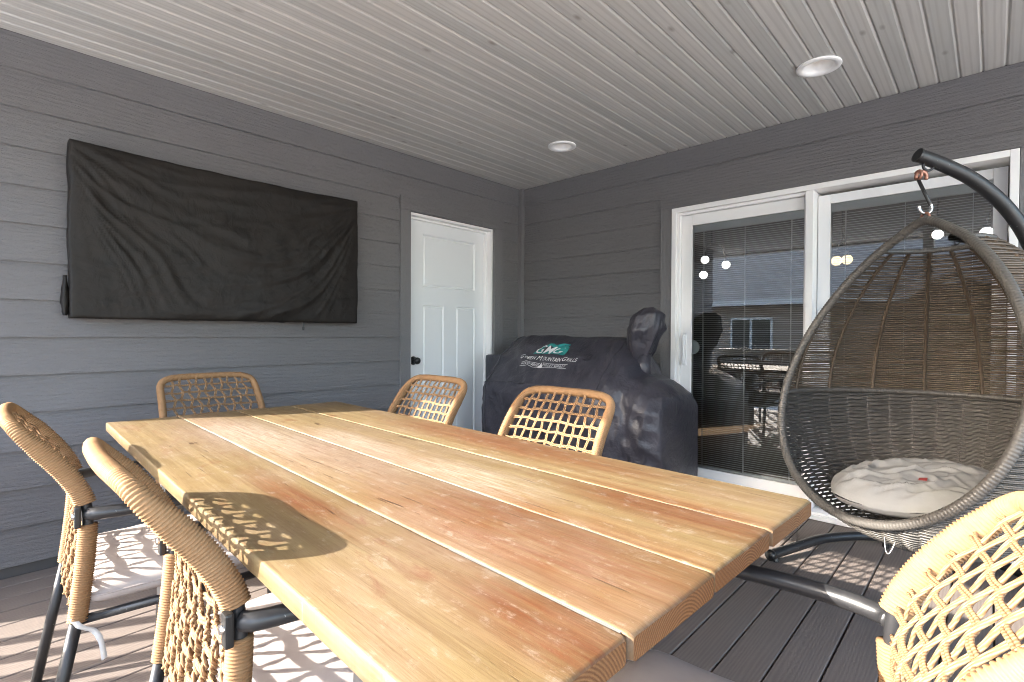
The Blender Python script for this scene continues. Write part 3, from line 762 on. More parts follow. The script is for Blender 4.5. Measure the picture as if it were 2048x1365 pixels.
# ================================================================== ROPE CHAIRS
PROF = [(-.222, .375), (-.212, .46), (-.203, .55), (-.199, .635), (-.208, .69), (-.240, .755), (-.288, .822), (-.335, .880), (-.355, .907)]
PC_ = catmull([(0, a, b) for a, b in PROF], 10)
def back_y(z):
    for a, b in zip(PC_, PC_[1:]):
        if a.z <= z <= b.z: return a.y+(b.y-a.y)*(z-a.z)/max(1e-9, b.z-a.z)
    return PC_[-1].y if z > PC_[-1].z else PC_[0].y
def back_n(z):
    d = .012; s_ = (back_y(z+d)-back_y(z-d))/(2*d); return Vector((0, -1, s_)).normalized()
def half_w(z): return .242-.028*(z-.375)/.53
TOPZ = .905
def chair_proto():
    root = empty('rope_chair')
    side = [Vector((half_w(p.z), p.y, p.z)) for p in PC_ if p.z < .835]
    ca = Vector((half_w(.9), back_y(.86), .86)); 
    corner = [Vector((half_w(.868)-.004, back_y(.868), .868)), Vector((half_w(.89)-.022, back_y(.888), .889)), Vector((half_w(.9)-.055, back_y(.9), .8995))]
    right = side+catmull([side[-1]]+corner, 6)[1:]
    topm = [Vector((x, back_y(.903)-.006*(1-(x/.16)**2), .903)) for x in (.10, .05, 0)]
    half = right+catmull([right[-1]]+topm, 6)[1:]
    full = half+[Vector((-p.x, p.y, p.z)) for p in half[::-1][1:]]
    nrm = lambda p: back_n(min(p.z, .895))
    # core tube
    core, _ = resample(full, .02); m = MB(); m.tube(core, .0125, 10); m.build('back_tube', 'black_metal', root, smooth=True)
    lo, hi = .625, .672
    for sg in (1, -1):
        path = [Vector((sg*p.x, p.y, p.z)) for p in side if p.z <= lo]
        wrapped(path, .0225, .0180, nrm, .0060, .30, 12, 4).build('rope_binding', 'rope', root, smooth=True)
    i0 = min(i for i, p in enumerate(full) if p.z > hi); i1 = max(i for i, p in enumerate(full) if p.z > hi)
    wrapped(full[i0:i1+1], lambda p: .0245-.0085*max(0, min(1, (p.z-.82)/.07)), .0165, nrm, .0060, .30, 12, 4).build('rope_binding', 'rope', root, smooth=True)
    # legs, arms, seat frame
    for sg in (1, -1):
        m = MB(); m.tube([(sg*.242, -.222, .385), (sg*.247, -.258, .20), (sg*.252, -.296, .003)], .0145, 10); m.build('leg', 'black_metal', root, smooth=True)
        m = MB(); m.tube(catmull([(sg*.240, -.197, .650), (sg*.258, -.178, .651), (sg*.276, -.10, .652), (sg*.280, .04, .650), (sg*.280, .17, .640), (sg*.279, .222, .612), (sg*.276, .236, .55)], 7), .0165, 10); m.build('arm', 'black_metal', root, smooth=True)
        m = MB(); m.tube([(sg*.276, .236, .555), (sg*.272, .250, .30), (sg*.266, .268, .003)], .0145, 10); m.build('leg', 'black_metal', root, smooth=True)
        m = MB(); m.bbox((sg*.242-.012, -.2275, .618), (sg*.242+.012, -.2135, .674), .004); pl = m.build('joint_plate', 'black_plastic', root)
        m = MB(); m.lathe([(0, .006), (.0075, .006), (.009, .003), (.009, 0)], (0, 0, 0), 16); m.lathe([(0, .0062), (.0035, .0061), (.0035, .003), (0, .003)], (0, 0, 0), 6)
        bo = m.build('bolt', 'chrome', pl); bo.rotation_euler = (R(90), 0, 0); bo.location = (sg*.242, -.2272, .650)
    m = MB()
    m.tube([(.238, -.215, .375), (.272, .245, .375)], .0125, 8); m.tube([(-.238, -.215, .375), (-.272, .245, .375)], .0125, 8)
    m.tube([(-.272, .245, .375), (.272, .245, .375)], .0125, 8); m.tube([(-.238, -.213, .375), (.238, -.213, .375)], .0125, 8); m.tube([(-.25, .03, .372), (.25, .03, .372)], .010, 8)
    m.build('seat_frame', 'black_metal', root, smooth=True)
    # woven back: cords in pairs
    # rows by arc length
    arc = [0.0]
    for a, b in zip(PC_, PC_[1:]): arc.append(arc[-1]+(b-a).length)
    def at(s):
        for i in range(len(arc)-1):
            if arc[i] <= s <= arc[i+1]: return PC_[i].lerp(PC_[i+1], (s-arc[i])/(arc[i+1]-arc[i]))
        return PC_[-1].copy() if s > arc[-1] else PC_[0].copy()
    SP = .0435; NR = int((arc[-1]-.05)/SP); rows = [arc[-1]-.012-SP*(k+1) for k in range(NR)]; NC = 10
    def bulge(a, s): return -.016*(1-a*a)*min(1, (arc[-1]-s)/.2)
    def P(a, s, off=0.0):
        p = at(s); n = back_n(min(p.z, .895)); q = Vector((a*(half_w(p.z)-.012), p.y, p.z)); return q+n*(off-bulge(a, s)*0)+Vector((0, bulge(a, s), 0))
    for r_, s in enumerate(rows):
        m = MB(); low = s < arc[-1]*.55
        for d in (-1, 1):
            pts = []
            for i in range(41):
                a = -1+2*i/40; c = (a+1)/2*(NC+1); wv = math.sin(PI*c+PI*r_)
                pin = min(1, (1-abs(a))*7)
                sag = .006*nz(c*.9, r_*2.3)+(.004*math.sin(PI*c*.5+r_) if low else 0)
                pts.append(P(a, s+sag+d*(.0027+(.0009 if low else 0))*(1.6-.6*pin), .0032*wv*pin))
            m.tube(pts, .0027+(.0009 if low else 0), 6)
        m.build('cord', 'rope_cord', root, smooth=True)
    for c in range(NC):
        m = MB(); ac = -1+2*(c+1)/(NC+1); sA, sB = arc[-1]-.004, .012; N = NR*6
        for d in (-1, 1):
            pts = []; rad = []
            for i in range(N+1):
                s = sA+(sB-sA)*i/N; rr = (arc[-1]-.012-s)/SP
                z = at(s).z; low = max(0, min(1, (.66-z)/.1))
                k0 = math.floor(rr); t = rr-k0; t = t*t*(3-2*t)
                def offs(k): return (.0055+.0045*low)*(1 if (k+c) % 2 else -1)*(0 if k < 1 else 1)+.003*nz(c*3.1, k*1.7)
                xo = offs(k0)*(1-t)+offs(k0+1)*t
                wv = -math.cos(PI*rr+PI*c)
                tw = low*s*2*PI/.034; ca_, sa_ = math.cos(tw), math.sin(tw)
                rad.append(.0027+.0013*low)
                px = d*.0029*(1-low)+d*.0040*low*ca_; po = d*.0040*low*sa_
                q = P(ac*.985, s, .0034*wv+po); pts.append(q+Vector((xo+px, 0, 0)))
            m.tube(pts, rad, 6)
        m.build('cord', 'rope_cord', root, smooth=True)
    # cushion
    bm = bmesh.new(); bmesh.ops.create_grid(bm, x_segments=26, y_segments=26, size=.5); mb = MB(); N = 27
    vs = []; fs = []
    def outl(u, v):
        # rounded square, a little narrower at the back
        x, yv = u*.262*(1-.06*(.5-v/2)), v*.232
        rr = .05; 
        return x, yv
    top = []; bot = []
    for j in range(N):
        for i in range(N):
            u, v = -1+2*i/(N-1), -1+2*j/(N-1)
            k = (1-abs(u)**6)*(1-abs(v)**6); e_ = max(0.0, k)**.5
            cu, cv = u, v
            if abs(u) > .8 and abs(v) > .8:
                du, dv = (abs(u)-.8)/.2, (abs(v)-.8)/.2; l = max(du, dv); h_ = math.hypot(du, dv); f_ = l/h_ if h_ > 0 else 1
                cu = math.copysign(.8+.2*du*f_, u); cv = math.copysign(.8+.2*dv*f_, v)
            x, yv = outl(cu, cv); puff = .006*(1-u*u)*(1-v*v)+.003*fb(u*2.2, v*2.2, 4.4)
            top.append((x, yv+.018, .432+.024*e_+puff)); bot.append((x, yv+.018, .416-.022*e_))
    bm.free()
    vs = top+bot; o_ = N*N
    fs = [(j*N+i, j*N+i+1, (j+1)*N+i+1, (j+1)*N+i) for j in range(N-1) for i in range(N-1)]+[(o_+j*N+i, o_+(j+1)*N+i, o_+(j+1)*N+i+1, o_+j*N+i+1) for j in range(N-1) for i in range(N-1)]
    loop = [i for i in range(N)]+[j*N+N-1 for j in range(1, N)]+[(N-1)*N+i for i in range(N-2, -1, -1)]+[j*N for j in range(N-2, 0, -1)]; c = len(loop)
    fs += [(loop[(k+1) % c], loop[k], o_+loop[k], o_+loop[(k+1) % c]) for k in range(c)]
    mb.add(vs, fs); cu_ = mb.build('cushion', 'seat_fabric', root, smooth=True)
    pm = MB(); pp = [Vector(top[q])-Vector((0, 0, .001)) for q in loop]; pm.tube(pp, .0028, 6, closed=True); pm.build('piping', 'seat_fabric', cu_, smooth=True)
    for sg in (1, -1):
        m = MB(); 
        path = catmull([(sg*.215, -.195, .418), (sg*.240, -.232, .405), (sg*.262, -.22, .372), (sg*.256, -.190, .345), (sg*.262, -.176, .315), (sg*.258, -.168, .262)], 6)
        vs = []
        for i, p in enumerate(path):
            w = .006+.003*nz(i*.3, sg); vs += [p+Vector((0, w, w*.4)), p-Vector((0, w, w*.4)), p-Vector((.0015, w, w*.4)), p+Vector((-.0015, w, w*.4))]
        m.add(vs, [(4*i+j, 4*i+4+j, 4*i+4+(j+1) % 4, 4*i+(j+1) % 4) for i in range(len(path)-1) for j in range(4)]); m.build('tie', 'strap_fabric', cu_, smooth=True)
    return root
CHAIRS = [ # x, y, rot, label
    (2.145, -3.080, R(-2), 'rope back armchair nearest the camera on the left side of the table'),
    (1.325, -3.170, R(-3), 'rope back armchair at the left picture edge, behind the nearest left one'),
    (.655, -2.745, R(-90), 'rope back armchair at the far end of the table under the television'),
    (1.275, -2.348, R(180), 'rope back armchair on the far long side in front of the white door'),
    (2.070, -2.352, R(180), 'rope back armchair on the far long side in front of the covered grill'),
    (2.978, -2.800, R(95), 'sunlit rope back armchair cropped at the lower right, at the near table end')]
proto = chair_proto()
for k, (x, y, a, lb) in enumerate(CHAIRS):
    o = proto if k == 0 else copy_tree(proto)
    o.location = (x, y, .0); o.rotation_euler = (0, 0, a); tag(o, lb, 'chair', 'rope chairs round the table')

# ================================================================== COVERED GRILL
def grill():
    e = empty('covered_grill', (1.1, -.55, 0)); tag(e, 'pellet grill under a dark printed cover in the corner', 'grill')
    O = Vector((1.1, -.55, 0))
    # sections along X: list of (y, z) from the front hem over the top to the back hem
    def body(yf, zf, yr, zr, yb, zb): return [(yf+.02, .16), (yf, .45), (yf, zf-.03), (yf+.03, zf+.03), ((yf+yr)/2-.01, (zf+zr)/2+.035), (yr-.05, zr-.02), (yr+.03, zr), (yb-.10, zb), (yb, zb-.06), (yb, .5), (yb, .16)]
    S = [(.335, body(-.80, .66, -.50, .90, -.24, .90)), (.365, body(-.835, .72, -.45, 1.06, -.22, 1.03)), (.40, body(-.845, .735, -.42, 1.105, -.20, 1.09)), (.62, body(-.85, .735, -.42, 1.118, -.20, 1.10)), (.9, body(-.85, .74, -.41, 1.112, -.20, 1.09)),
         (1.2, body(-.85, .74, -.40, 1.108, -.20, 1.09)), (1.38, body(-.845, .74, -.40, 1.10, -.20, 1.08)), (1.45, body(-.83, .735, -.40, 1.07, -.20, 1.05)), (1.52, body(-.80, .72, -.46, .98, -.20, .96)), (1.58, body(-.77, .70, -.50, .875, -.20, .85)),
         (1.65, body(-.77, .70, -.53, .845, -.20, .83)), (1.72, body(-.76, .69, -.53, .815, -.20, .80)), (1.785, body(-.73, .67, -.50, .765, -.20, .75)), (1.815, body(-.71, .64, -.48, .72, -.21, .71)), (1.828, body(-.68, .56, -.46, .66, -.23, .66))]
    NP = 70; secs = []
    for x, pr in S:
        c = catmull([(0, a, b) for a, b in pr], 8); lin = [Vector((0, a, b)) for a, b in pr]; c, _ = resample(lin, .004)
        for _k in range(6): c = [c[0]]+[(c[i-1]+c[i]*2+c[i+1])/4 for i in range(1, len(c)-1)]+[c[-1]]
        r_, _ = resample(c, .001); c2 = [r_[int(round(i*(len(r_)-1)/NP))] for i in range(NP+1)]
        secs.append([Vector((x, p.y, p.z)) for p in c2])
    # refine along X by catmull over each rail
    per = 9; rails = [catmull([s[i] for s in secs], per) for i in range(NP+1)]; NXs = len(rails[0])
    m = MB(); vs = []
    for k in range(NXs):
        for i in range(NP+1):
            p = rails[i][k]; t = i/NP
            front = max(0, 1-t/.42); dr = min(1, max(0.0, p.x-1.42)*5)
            def rdg(x, y, z, k): return max(0, 1-abs(nz(x, y, z))*k)
            a1 = .014*fb(p.x*5.0, p.z*1.3, 1.0, 2)*front+.006*fb(p.x*4.0+p.z*5, p.z*4.0-p.x*2, 6.0, 3)
            a2 = .013*rdg(p.x*4.5+p.z*6.5, p.z*2.2-p.x*2.5, 2.0, 5)+.009*rdg(p.x*8-p.z*7, p.z*7+p.x*3, 12.0, 4.5)
            a2 += .003*rdg(p.x*15+p.z*9, p.z*14-p.x*6+p.y*6, 31.0, 4)
            a2 += dr*(.008*rdg(p.x*5.5-p.z*.8, p.z*1.2, 22.0, 3)+.007*rdg(p.x*7+p.z*6, p.z*7-p.x*3, 27.0, 4))
            q = Vector((p.x, p.y-(a1+a2)*(1 if t < .55 else -.3), p.z+(a1+a2)*.6*(1 if .2 < t < .8 else 0)))
            vs.append(q-O)
    n = NP+1
    fs = [(k*n+i, (k+1)*n+i, (k+1)*n+i+1, k*n+i+1) for k in range(NXs-1) for i in range(NP)]
    fs += [[i for i in range(n)], [(NXs-1)*n+i for i in range(n)][::-1]]
    m.add(vs, [f[::-1] for f in fs]); cv = m.build('cover_cloth', 'grill_fabric', e, smooth=True)
    # left side shelf under the cover
    m = MB(); m.bbox((.10-O.x, -.56-O.y, .62), (.36-O.x, -.26-O.y, .955), .02); m.build('shelf_cover', 'grill_fabric', e, smooth=True)
    # piping seams
    i1 = 17
    sm = MB(); row = [Vector(vs[k*n+int(NP*.285)])+Vector((0, -.002, .002)) for k in range(6, int(NXs*.57))]; sm.tube(row, .003, 5)
    k0 = 2*per; sm.tube([Vector(vs[k0*n+i])+Vector((-.004, -.002, .001)) for i in range(2, int(NP*.62))], .0045, 6)
    k1 = 6*per+2; sm.tube([Vector(vs[k1*n+i])+Vector((.002, -.003, .002)) for i in range(int(NP*.2), int(NP*.55))], .003, 5)
    sm.build('seam', 'seam_thread', cv, smooth=True)
    # chimney bag
    b = MB(); C = Vector((1.575, -.47, 0)); rings = [(.915, .012), (.925, .050), (1.03, .112), (1.17, .150), (1.265, .125), (1.308, .05), (1.312, .008)]
    dense, _ = resample([Vector((r*.86, 0, z)) for z, r in rings], .012); vs2 = []; sg = 48
    for p in dense:
        for k in range(sg):
            a = 2*PI*k/sg; r = p.x; f = .80/math.cos(((a+.9+p.z*.8) % (2*PI/5))-PI/5)+.07*fb(math.cos(a)*1.5, math.sin(a)*1.5, p.z*5.5, 3)+.14*max(0, 1-abs(nz(math.cos(a)*2.4, math.sin(a)*2.4, p.z*4+7))*4)*min(1, r/.08)
            lean = (p.z-1.1)*.12
            vs2.append((C.x+lean*1.6-.02+r*f*math.cos(a)*1.02-O.x, C.y+r*f*math.sin(a)*.85-O.y, p.z+.012*math.cos(a*2+1)*(r/.13)))
    b.add(vs2, [(j*sg+k, j*sg+(k+1) % sg, (j+1)*sg+(k+1) % sg, (j+1)*sg+k) for j in range(len(dense)-1) for k in range(sg)]+[tuple(range(sg))[::-1], tuple(range((len(dense)-1)*sg, len(dense)*sg))])
    b.build('chimney_bag', 'grill_fabric', e, smooth=True)
    m = MB(); m.tube([(C.x-O.x-.02, C.y-O.y, .80), (C.x-O.x-.02, C.y-O.y, 1.0)], .05, 20); m.build('chimney_pipe', 'grill_fabric', e, smooth=True)
    for x, yv in ((.5, -.75), (1.3, -.75), (.5, -.3), (1.3, -.3)):
        m = MB(); m.tube([(x-O.x, yv-O.y, .055), (x-O.x, yv-O.y, .3)], .02, 8); lg = m.build('leg', 'black_metal', e)
        m = MB(); m.lathe([(0, -.015), (.04, -.015), (.05, -.008), (.05, .008), (.04, .015), (0, .015)], (0, 0, 0), 20); w_ = m.build('caster', 'black_plastic', lg); w_.rotation_euler = (0, R(90), 0); w_.location = (x-O.x, yv-O.y, .052)
    # print on the hood
    bpy.context.view_layer.update()
    bvh = BVHTree.FromPolygons([Vector(v)+O for v in vs], [list(f) for f in fs[:-2]])
    z_lo, z_hi, yl, yh = .74, 1.10, -.85, -.43
    upv = Vector((0, yh-yl, z_hi-z_lo)).normalized(); nv = Vector((0, -upv.z, upv.y)); xv = Vector((1, 0, 0))
    BASE = Vector((0.0, -.66, .90))
    def put(pts2, faces, name, mat, lift):
        vs_ = []
        for a, b_ in pts2:
            w = Vector((a, BASE.y, BASE.z))+upv*b_
            h = bvh.ray_cast(w+nv*.25, -nv)
            q = (h[0] if h[0] is not None else w)+nv*lift; vs_.append(q-O)
        mm = MB(); mm.add(vs_, faces); return mm.build(name, mat, cv)
    def text(s, size, x, yv, mat, width=None, shear=0.25, bold=0.0006, lift=.007, name='lettering'):
        cu = bpy.data.curves.new('txt', 'FONT'); cu.body = s; cu.size = size; cu.shear = shear; cu.offset = bold; cu.resolution_u = 3; cu.align_x = 'CENTER'
        ob = bpy.data.objects.new('txt', cu); COL.objects.link(ob); bpy.context.view_layer.update()
        me = bpy.data.meshes.new_from_object(ob.evaluated_get(bpy.context.evaluated_depsgraph_get()))
        xs = [v.co.x for v in me.vertices]; sc = width/(max(xs)-min(xs)) if width else 1; mid = (max(xs)+min(xs))/2
        pts2 = [((v.co.x-mid)*sc+x, v.co.y+yv) for v in me.vertices]; F = [list(p.vertices) for p in me.polygons]
        bpy.data.objects.remove(ob); bpy.data.curves.remove(cu); bpy.data.meshes.remove(me)
        return put(pts2, F, name, mat, lift)
    return O, bvh, put, text
O_, bvh_, put_, text_ = grill()
def fan(pts):
    c = (sum(p[0] for p in pts)/len(pts), sum(p[1] for p in pts)/len(pts)); n = len(pts)
    return [c]+pts, [(0, 1+i, 1+(i+1) % n) for i in range(n)]
LX = .865
mt = [(-.155, 0), (-.135, .035), (-.10, .07), (-.055, .098), (-.035, .115), (-.012, .12), (.0, .105), (.03, .112), (.075, .132), (.118, .138), (.125, .118), (.118, .105), (.140, .09), (.150, .055), (.140, .02), (.130, 0)]
# densify the outline so that it follows the cloth
den = []
for a, b in zip(mt, mt[1:]+mt[:1]): den += [(a[0]+(b[0]-a[0])*t/4, a[1]+(b[1]-a[1])*t/4) for t in range(4)]
P2, F2 = fan([(LX+a, .068+b) for a, b in den]); put_(P2, F2, 'emblem', 'teal_print', .006)
text_('GMG', .115, LX-.005, .070, 'white_print', .25, .4, .001, .010)
text_('G', .060, LX-.222, .005, 'white_print', .036, .2, .0); text_('REEN', .044, LX-.145, .005, 'white_print', .105, .2, .0)
text_('M', .060, LX-.058, .005, 'white_print', .045, .2, .0); text_('OUNTAIN', .044, LX+.058, .005, 'white_print', .170, .2, .0)
text_('G', .060, LX+.172, .005, 'white_print', .036, .2, .0); text_('RILLS', .044, LX+.240, .005, 'white_print', .092, .2, .0)
text_('WOOD FIRED', .030, LX-.122, -.048, 'white_print', .165, .2, 0); text_('PELLET GRILLS', .030, LX+.105, -.048, 'white_print', .205, .2, 0)
for xa, xb in ((-.215, -.035), (-.005, .225)):
    for yv in (-.020, -.058):
        n = 10; A = [(LX+xa+(xb-xa)*i/n, yv) for i in range(n+1)]+[(LX+xa+(xb-xa)*i/n, yv+.003) for i in range(n+1)]
        put_(A, [(i, i+1, n+2+i, n+1+i) for i in range(n)], 'print_rule', 'white_print', .005)
P2, F2 = fan([(LX-.020+a, -.060+b) for a, b in [(-.020, 0), (-.022, .012), (-.012, .022), (-.008, .036), (0, .050), (.006, .034), (.014, .022), (.022, .010), (.018, 0)]]); put_(P2, F2, 'flame_mark', 'white_print', .0055)

# ================================================================== HANGING EGG CHAIR
EC = Vector((3.095, -1.055, 0)); EZ0, EZ1, ER = .315, 1.555, .545
OPEN = math.atan2(-.80, -.60)           # heading of the opening
def er(z):
    h = max(0.0, min(1.0, (z-EZ0)/(EZ1-EZ0))); return ER*max(0.0, math.sin(PI*h**.78))**.60
def cutf(z): return .03+(.37-.03)*((EZ1-z)/(EZ1-.46))
def alpha(z):
    r = er(z); f = cutf(z)
    if r <= 1e-4: return 0.0
    c = f/r
    return 0.0 if c >= 1 else math.acos(max(-1, c))
def epos(th, z, r=None):
    r = er(z) if r is None else r; a = OPEN+th; return Vector((r*math.cos(a), r*math.sin(a), z))
def egg():
    e = empty('egg_chair', EC); tag(e, 'grey wicker hanging egg chair basket by the sliding door', 'egg chair')
    # rim: find its lowest point, run up one side and down the other
    z = EZ0+.01
    while alpha(z) <= 0 and z < .8: z += .0008
    zlow = z; print('egg rim low', zlow)
    zs = [zlow+(1.515-zlow)*(1-math.cos(PI*i/34))/2 for i in range(1, 34)]
    left = [epos(alpha(q), q) for q in zs]; right = [epos(-alpha(q), q) for q in zs]
    ap = epos(0, EZ1, .035)
    loop = [epos(0, zlow)]+left+[ap+Vector((0, 0, .012))]+right[::-1]
    loop = catmull(loop, 8, True); loop.append(loop[0].copy())
    fwd = Vector((math.cos(OPEN), math.sin(OPEN), .25)).normalized()
    wrapped(loop, .0180, .0180, lambda p: fwd, .0115, .22, 10, 4, True).build('rim', 'wicker_grey', e, smooth=True)
    # belt where open and dense weave meet
    zb = .862; al = alpha(zb)
    bp = [epos(al+(2*PI-2*al)*i/80, zb, er(zb)-.004) for i in range(81)]
    wrapped(bp, .014, .014, lambda p: Vector((0, 0, 1)), .0075, .14, 8, 4).build('belt', 'wicker_grey', e, smooth=True)
    # small ring closing the back at the top
    zt = 1.478; al = alpha(zt); bp = [epos(al+(2*PI-2*al)*i/50, zt) for i in range(51)]
    wrapped(bp, .011, .011, lambda p: Vector((0, 0, 1)), .007, .14, 8, 4).build('top_ring', 'wicker_grey', e, smooth=True)
    # ribs of the upper back
    NRIB = 11; al0 = R(62)
    for k in range(NRIB):
        th = al0+(2*PI-2*al0)*(k+.5)/NRIB; pts = []
        for i in range(26):
            q = zb+(zt-zb)*i/25
            a = alpha(q)
            if a+.03 < th < 2*PI-a-.03: pts.append(epos(th, q, er(q)-.003))
        if len(pts) > 3:
            wrapped(catmull(pts, 5), .0085, .0085, lambda p: Vector((0, 0, 1)) if False else Vector((-p.x, -p.y, .1)), .016, .35, 7, 4).build('rib', 'wicker_brown', e, smooth=True)
    # open rows of paired rods
    m = MB(); q = zb+.017; k = 0
    while q < zt-.008:
        a = alpha(q)
        for d in (-.0045, .0045):
            pts = []
            for i in range(61):
                th = a+(2*PI-2*a)*i/60
                pts.append(epos(th, q+d+.0022*nz(th*2.2, k*3.1+d*400), er(q)+.0025*nz(th*3, k*1.9+d*90)))
            m.tube(pts, .0042, 5, caps=False)
        q += .0185+.0012*nz(k*2.7, 4); k += 1
    o = m.build('open_weave', 'wicker_brown', e, smooth=True); tag(o, kind='stuff')
    # dense weave below, going in and out of the stakes
    m = MB(); NS = 38; q = EZ0+.010; k = 0
    while q < zb-.010:
        a = alpha(q); r = er(q); n = max(40, int(170*(1-a/PI)))
        for d in (-.0027, .0027):
            pts = [epos(a+(2*PI-2*a)*i/n, q+d, r+.0068*math.sin((a+(2*PI-2*a)*i/n)*NS/2+PI*k)) for i in range(n+(0 if a == 0 else 1))]
            m.tube(pts, .0030, 5, closed=(a == 0), caps=False)
        dz = .0088; slope = abs(er(q+.004)-er(q))/.004; q += dz/math.sqrt(1+min(slope, 8)**2)**.75; k += 1
    o = m.build('dense_weave', 'wicker_grey', e, smooth=True); tag(o, kind='stuff')
    m = MB()
    for k in range(NS):
        th = 2*PI*k/NS; pts = []
        for i in range(30):
            q = EZ0+.006+(zb-EZ0-.006)*(i/29)**1.6; a = alpha(q)
            if a+.01 < th < 2*PI-a-.01 or a == 0: pts.append(epos(th, q))
        if len(pts) > 2: m.tube(pts, .0028, 5, caps=False)
    o = m.build('stakes', 'wicker_grey', e, smooth=True); tag(o, kind='stuff')
    # base disc
    m = MB(); m.lathe([(0, EZ0+.002), (.05, EZ0+.003), (.09, EZ0+.012)], (0, 0, 0), 24); m.build('base_disc', 'wicker_grey', e)
    # loose thread hanging below
    m = MB(); p = epos(.35, .42); m.tube(catmull([p, p+Vector((.004, .002, -.05)), p+Vector((.012, .006, -.064)), p+Vector((.022, .012, -.045)), p+Vector((.03, .016, -.02))], 5), .0011, 5); m.build('loose_thread', 'cord_white', e)
egg()
# hook between basket and stand
CAP = Vector((3.058, -1.040, 1.825))
hk = empty('hanging_hook', (EC.x, EC.y, EZ1)); tag(hk, 'steel hook and rod joining the egg basket to its stand', 'hook')
H0 = Vector((EC.x, EC.y, EZ1))
def arcp(c, r, a0, a1, u, w, n=16): return [c+u*(r*math.cos(a0+(a1-a0)*i/n))+w*(r*math.sin(a0+(a1-a0)*i/n)) for i in range(n+1)]
U = Vector((rt.x, rt.y, 0)); W = Vector((0, 0, 1)); D = Vector((fw.x, fw.y, 0)).normalized()
topq = EZ1+.036; tip = epos(0, EZ1, .035)
m = MB(); m.tube([p-H0 for p in arcp(Vector((EC.x, EC.y, topq+.028))+Vector((tip.x, tip.y, 0))*.9, .024, R(160), R(400), U, W)], .0058, 8); m.build('lower_hook', 'chrome', hk, smooth=True)
m = MB(); m.tube([p-H0 for p in arcp(Vector((EC.x, EC.y, EZ1+.022))+Vector((tip.x, tip.y, 0))*.9, .020, 0, 2*PI*.999, D, W, 20)], .005, 8); m.build('shackle', 'copper_hook', hk, smooth=True)
lowp = Vector((EC.x, EC.y, topq+.036))+Vector((tip.x, tip.y, 0))*.9+U*.020; hip = CAP+Vector((0, 0, -.088))-U*.010
m = MB(); m.tube([lowp-H0, hip-H0], .0062, 8); m.build('rod', 'black_metal', hk, smooth=True)
m = MB(); m.tube([p-H0 for p in arcp(hip+W*.012+U*.012, .020, R(200), R(-30), U, W)], .007, 8); m.tube([p-H0 for p in arcp(hip+W*.018, .016, R(30), R(330), D, W)], .0055, 8); m.build('upper_hook', 'copper_hook', hk, smooth=True)

# stand
st = empty('egg_chair_stand', (3.05, -.75, 0)); tag(st, 'black tubular steel stand curving over the egg chair', 'stand')
S0 = Vector((3.05, -.75, 0))
HV = U
PB = CAP+HV*.62; PB = Vector((PB.x, PB.y, 0))
def hp(t, z): return Vector((CAP.x+HV.x*t, CAP.y+HV.y*t, z))
pole = catmull([hp(-.012, 1.832), hp(.10, 1.790), hp(.22, 1.728), hp(.34, 1.625), hp(.43, 1.49), hp(.49, 1.32), hp(.535, 1.05), hp(.57, .65), hp(.60, .25), hp(.62, .030)], 8)
m = MB(); m.tube([p-S0 for p in pole], .0255, 18); m.build('pole', 'black_metal', st, smooth=True)
m = MB(); d_ = (pole[0]-pole[1]).normalized(); m.tube([pole[0]-S0-d_*.004, pole[0]-S0+d_*.004], .0268, 18); m.build('pole_cap', 'black_plastic', st)
eb = hp(.028, 1.793); m = MB(); m.tube([p-S0 for p in arcp(eb, .020, R(20), R(-200), U, W)], .005, 8); m.build('eye_bolt', 'black_metal', st, smooth=True)
zr = .036
back = catmull([(2.477, -.875, zr), (2.55, -.70, zr+.012), (2.645, -.475, zr+.018), (2.82, -.275, zr+.018), (3.08, -.165, zr+.01), (3.33, -.23, zr), (3.48, -.42, zr), PB+Vector((0, 0, zr))], 10)
m = MB(); m.tube([p-S0 for p in back], .0235, 14); m.build('base_tube', 'black_metal', st, smooth=True)
d_ = (back[0]-back[1]).normalized(); m = MB(); m.tube([back[0]-S0-d_*.02, back[0]-S0+d_*.006], .0258, 14); m.build('end_cap', 'black_plastic', st, smooth=True)
front = catmull([PB+Vector((0, 0, zr)), (3.66, -.72, zr), (3.78, -.95, zr), (3.80, -1.20, zr), (3.74, -1.42, zr)], 10)
m = MB(); m.tube([p-S0 for p in front], .0235, 14); m.build('base_tube', 'black_metal', st, smooth=True)
for p in (back[3], back[32], front[20], front[-3]):
    m = MB(); m.lathe([(0, 0), (.016, 0), (.018, .004), (.014, p.z-.018), (0, p.z-.018)], (p.x-S0.x, p.y-S0.y, .0005), 14); m.build('foot_pad', 'black_plastic', st)

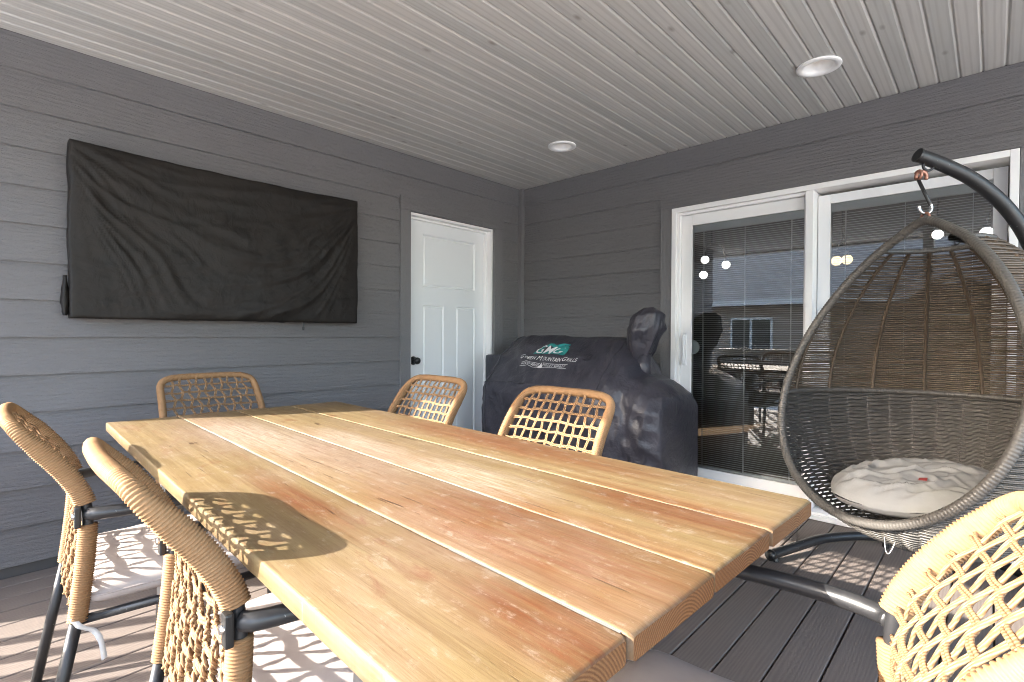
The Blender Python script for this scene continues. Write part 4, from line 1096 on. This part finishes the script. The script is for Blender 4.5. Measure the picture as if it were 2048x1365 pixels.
# cushion in the basket
def egg_cushion():
    c0 = Vector((EC.x-.035, EC.y-.05, .475)); o_ = empty('egg_chair_cushion', c0); tag(o_, 'crumpled pale grey cushion lying in the egg chair', 'cushion')
    m = MB(); NR_, NA = 44, 120; vs = []
    for side in (1, -1):
        for i in range(NR_+1):
            r = i/NR_
            for k in range(NA):
                a = 2*PI*k/NA; rr = .28*r*(1+.035*nz(math.cos(a)*2, math.sin(a)*2, 1)+.012*nz(a*9, 2))
                x, y = rr*math.cos(a), rr*math.sin(a)
                dome = math.sqrt(max(0, 1-r**3.2))
                def rg_(u, v, w, k): return max(0, 1-abs(nz(u, v, w))*k)
                wx, wy = x+.05*nz(x*6, y*6, 5), y+.05*nz(x*6, y*6, 9); en = min(1, (1-r)*5)
                cr = (.013*rg_(wx*2.2+wy*3.6, wy*6.6-wx*3.4, 3.0, 6)+.010*rg_(wx*3-wy*7, wy*4+wx*5, 8.0, 6)+.006*rg_(wx*11+wy*5, wy*12, 14.0, 5))*en+.008*fb(x*8, y*8, 2)
                tilt = .10*(x*math.cos(OPEN+PI)+y*math.sin(OPEN+PI))+.05*x
                vs.append((x, y, tilt+.065+(.065*dome+cr if side > 0 else -.055*dome)))
    n = (NR_+1)*NA
    fs = [(i*NA+k, (i+1)*NA+k, (i+1)*NA+(k+1) % NA, i*NA+(k+1) % NA) for i in range(NR_) for k in range(NA)]+[(n+i*NA+(k+1) % NA, n+(i+1)*NA+(k+1) % NA, n+(i+1)*NA+k, n+i*NA+k) for i in range(NR_) for k in range(NA)]
    m.add(vs, fs); o = m.build('cushion_cloth', 'egg_cushion_fabric', o_, smooth=True)
    b = BVHTree.FromPolygons([Vector(v) for v in vs[:n]], fs[:NR_*NA])
    t_ = MB(); q = Vector((.03, -.10, .4)); pts = []
    for dx, dy in ((-.012, -.010), (.012, -.012), (.013, .008), (-.011, .010)):
        h = b.ray_cast(q+Vector((dx, dy, 0)), Vector((0, 0, -1))); pts.append((h[0] if h[0] else Vector((dx, dy, .1)))+Vector((0, 0, .006)))
    low = [p-Vector((0, 0, .002)) for p in pts]; t_.add(pts+low, [(0, 1, 2, 3), (0, 4, 5, 1), (1, 5, 6, 2), (2, 6, 7, 3), (3, 7, 4, 0), (7, 6, 5, 4)]); t_.build('tag', 'red_tag', o_)
egg_cushion()
print('tris', sum(len(o.data.polygons)*2 for o in bpy.data.objects if o.type == 'MESH'), 'objects', len(bpy.data.objects))
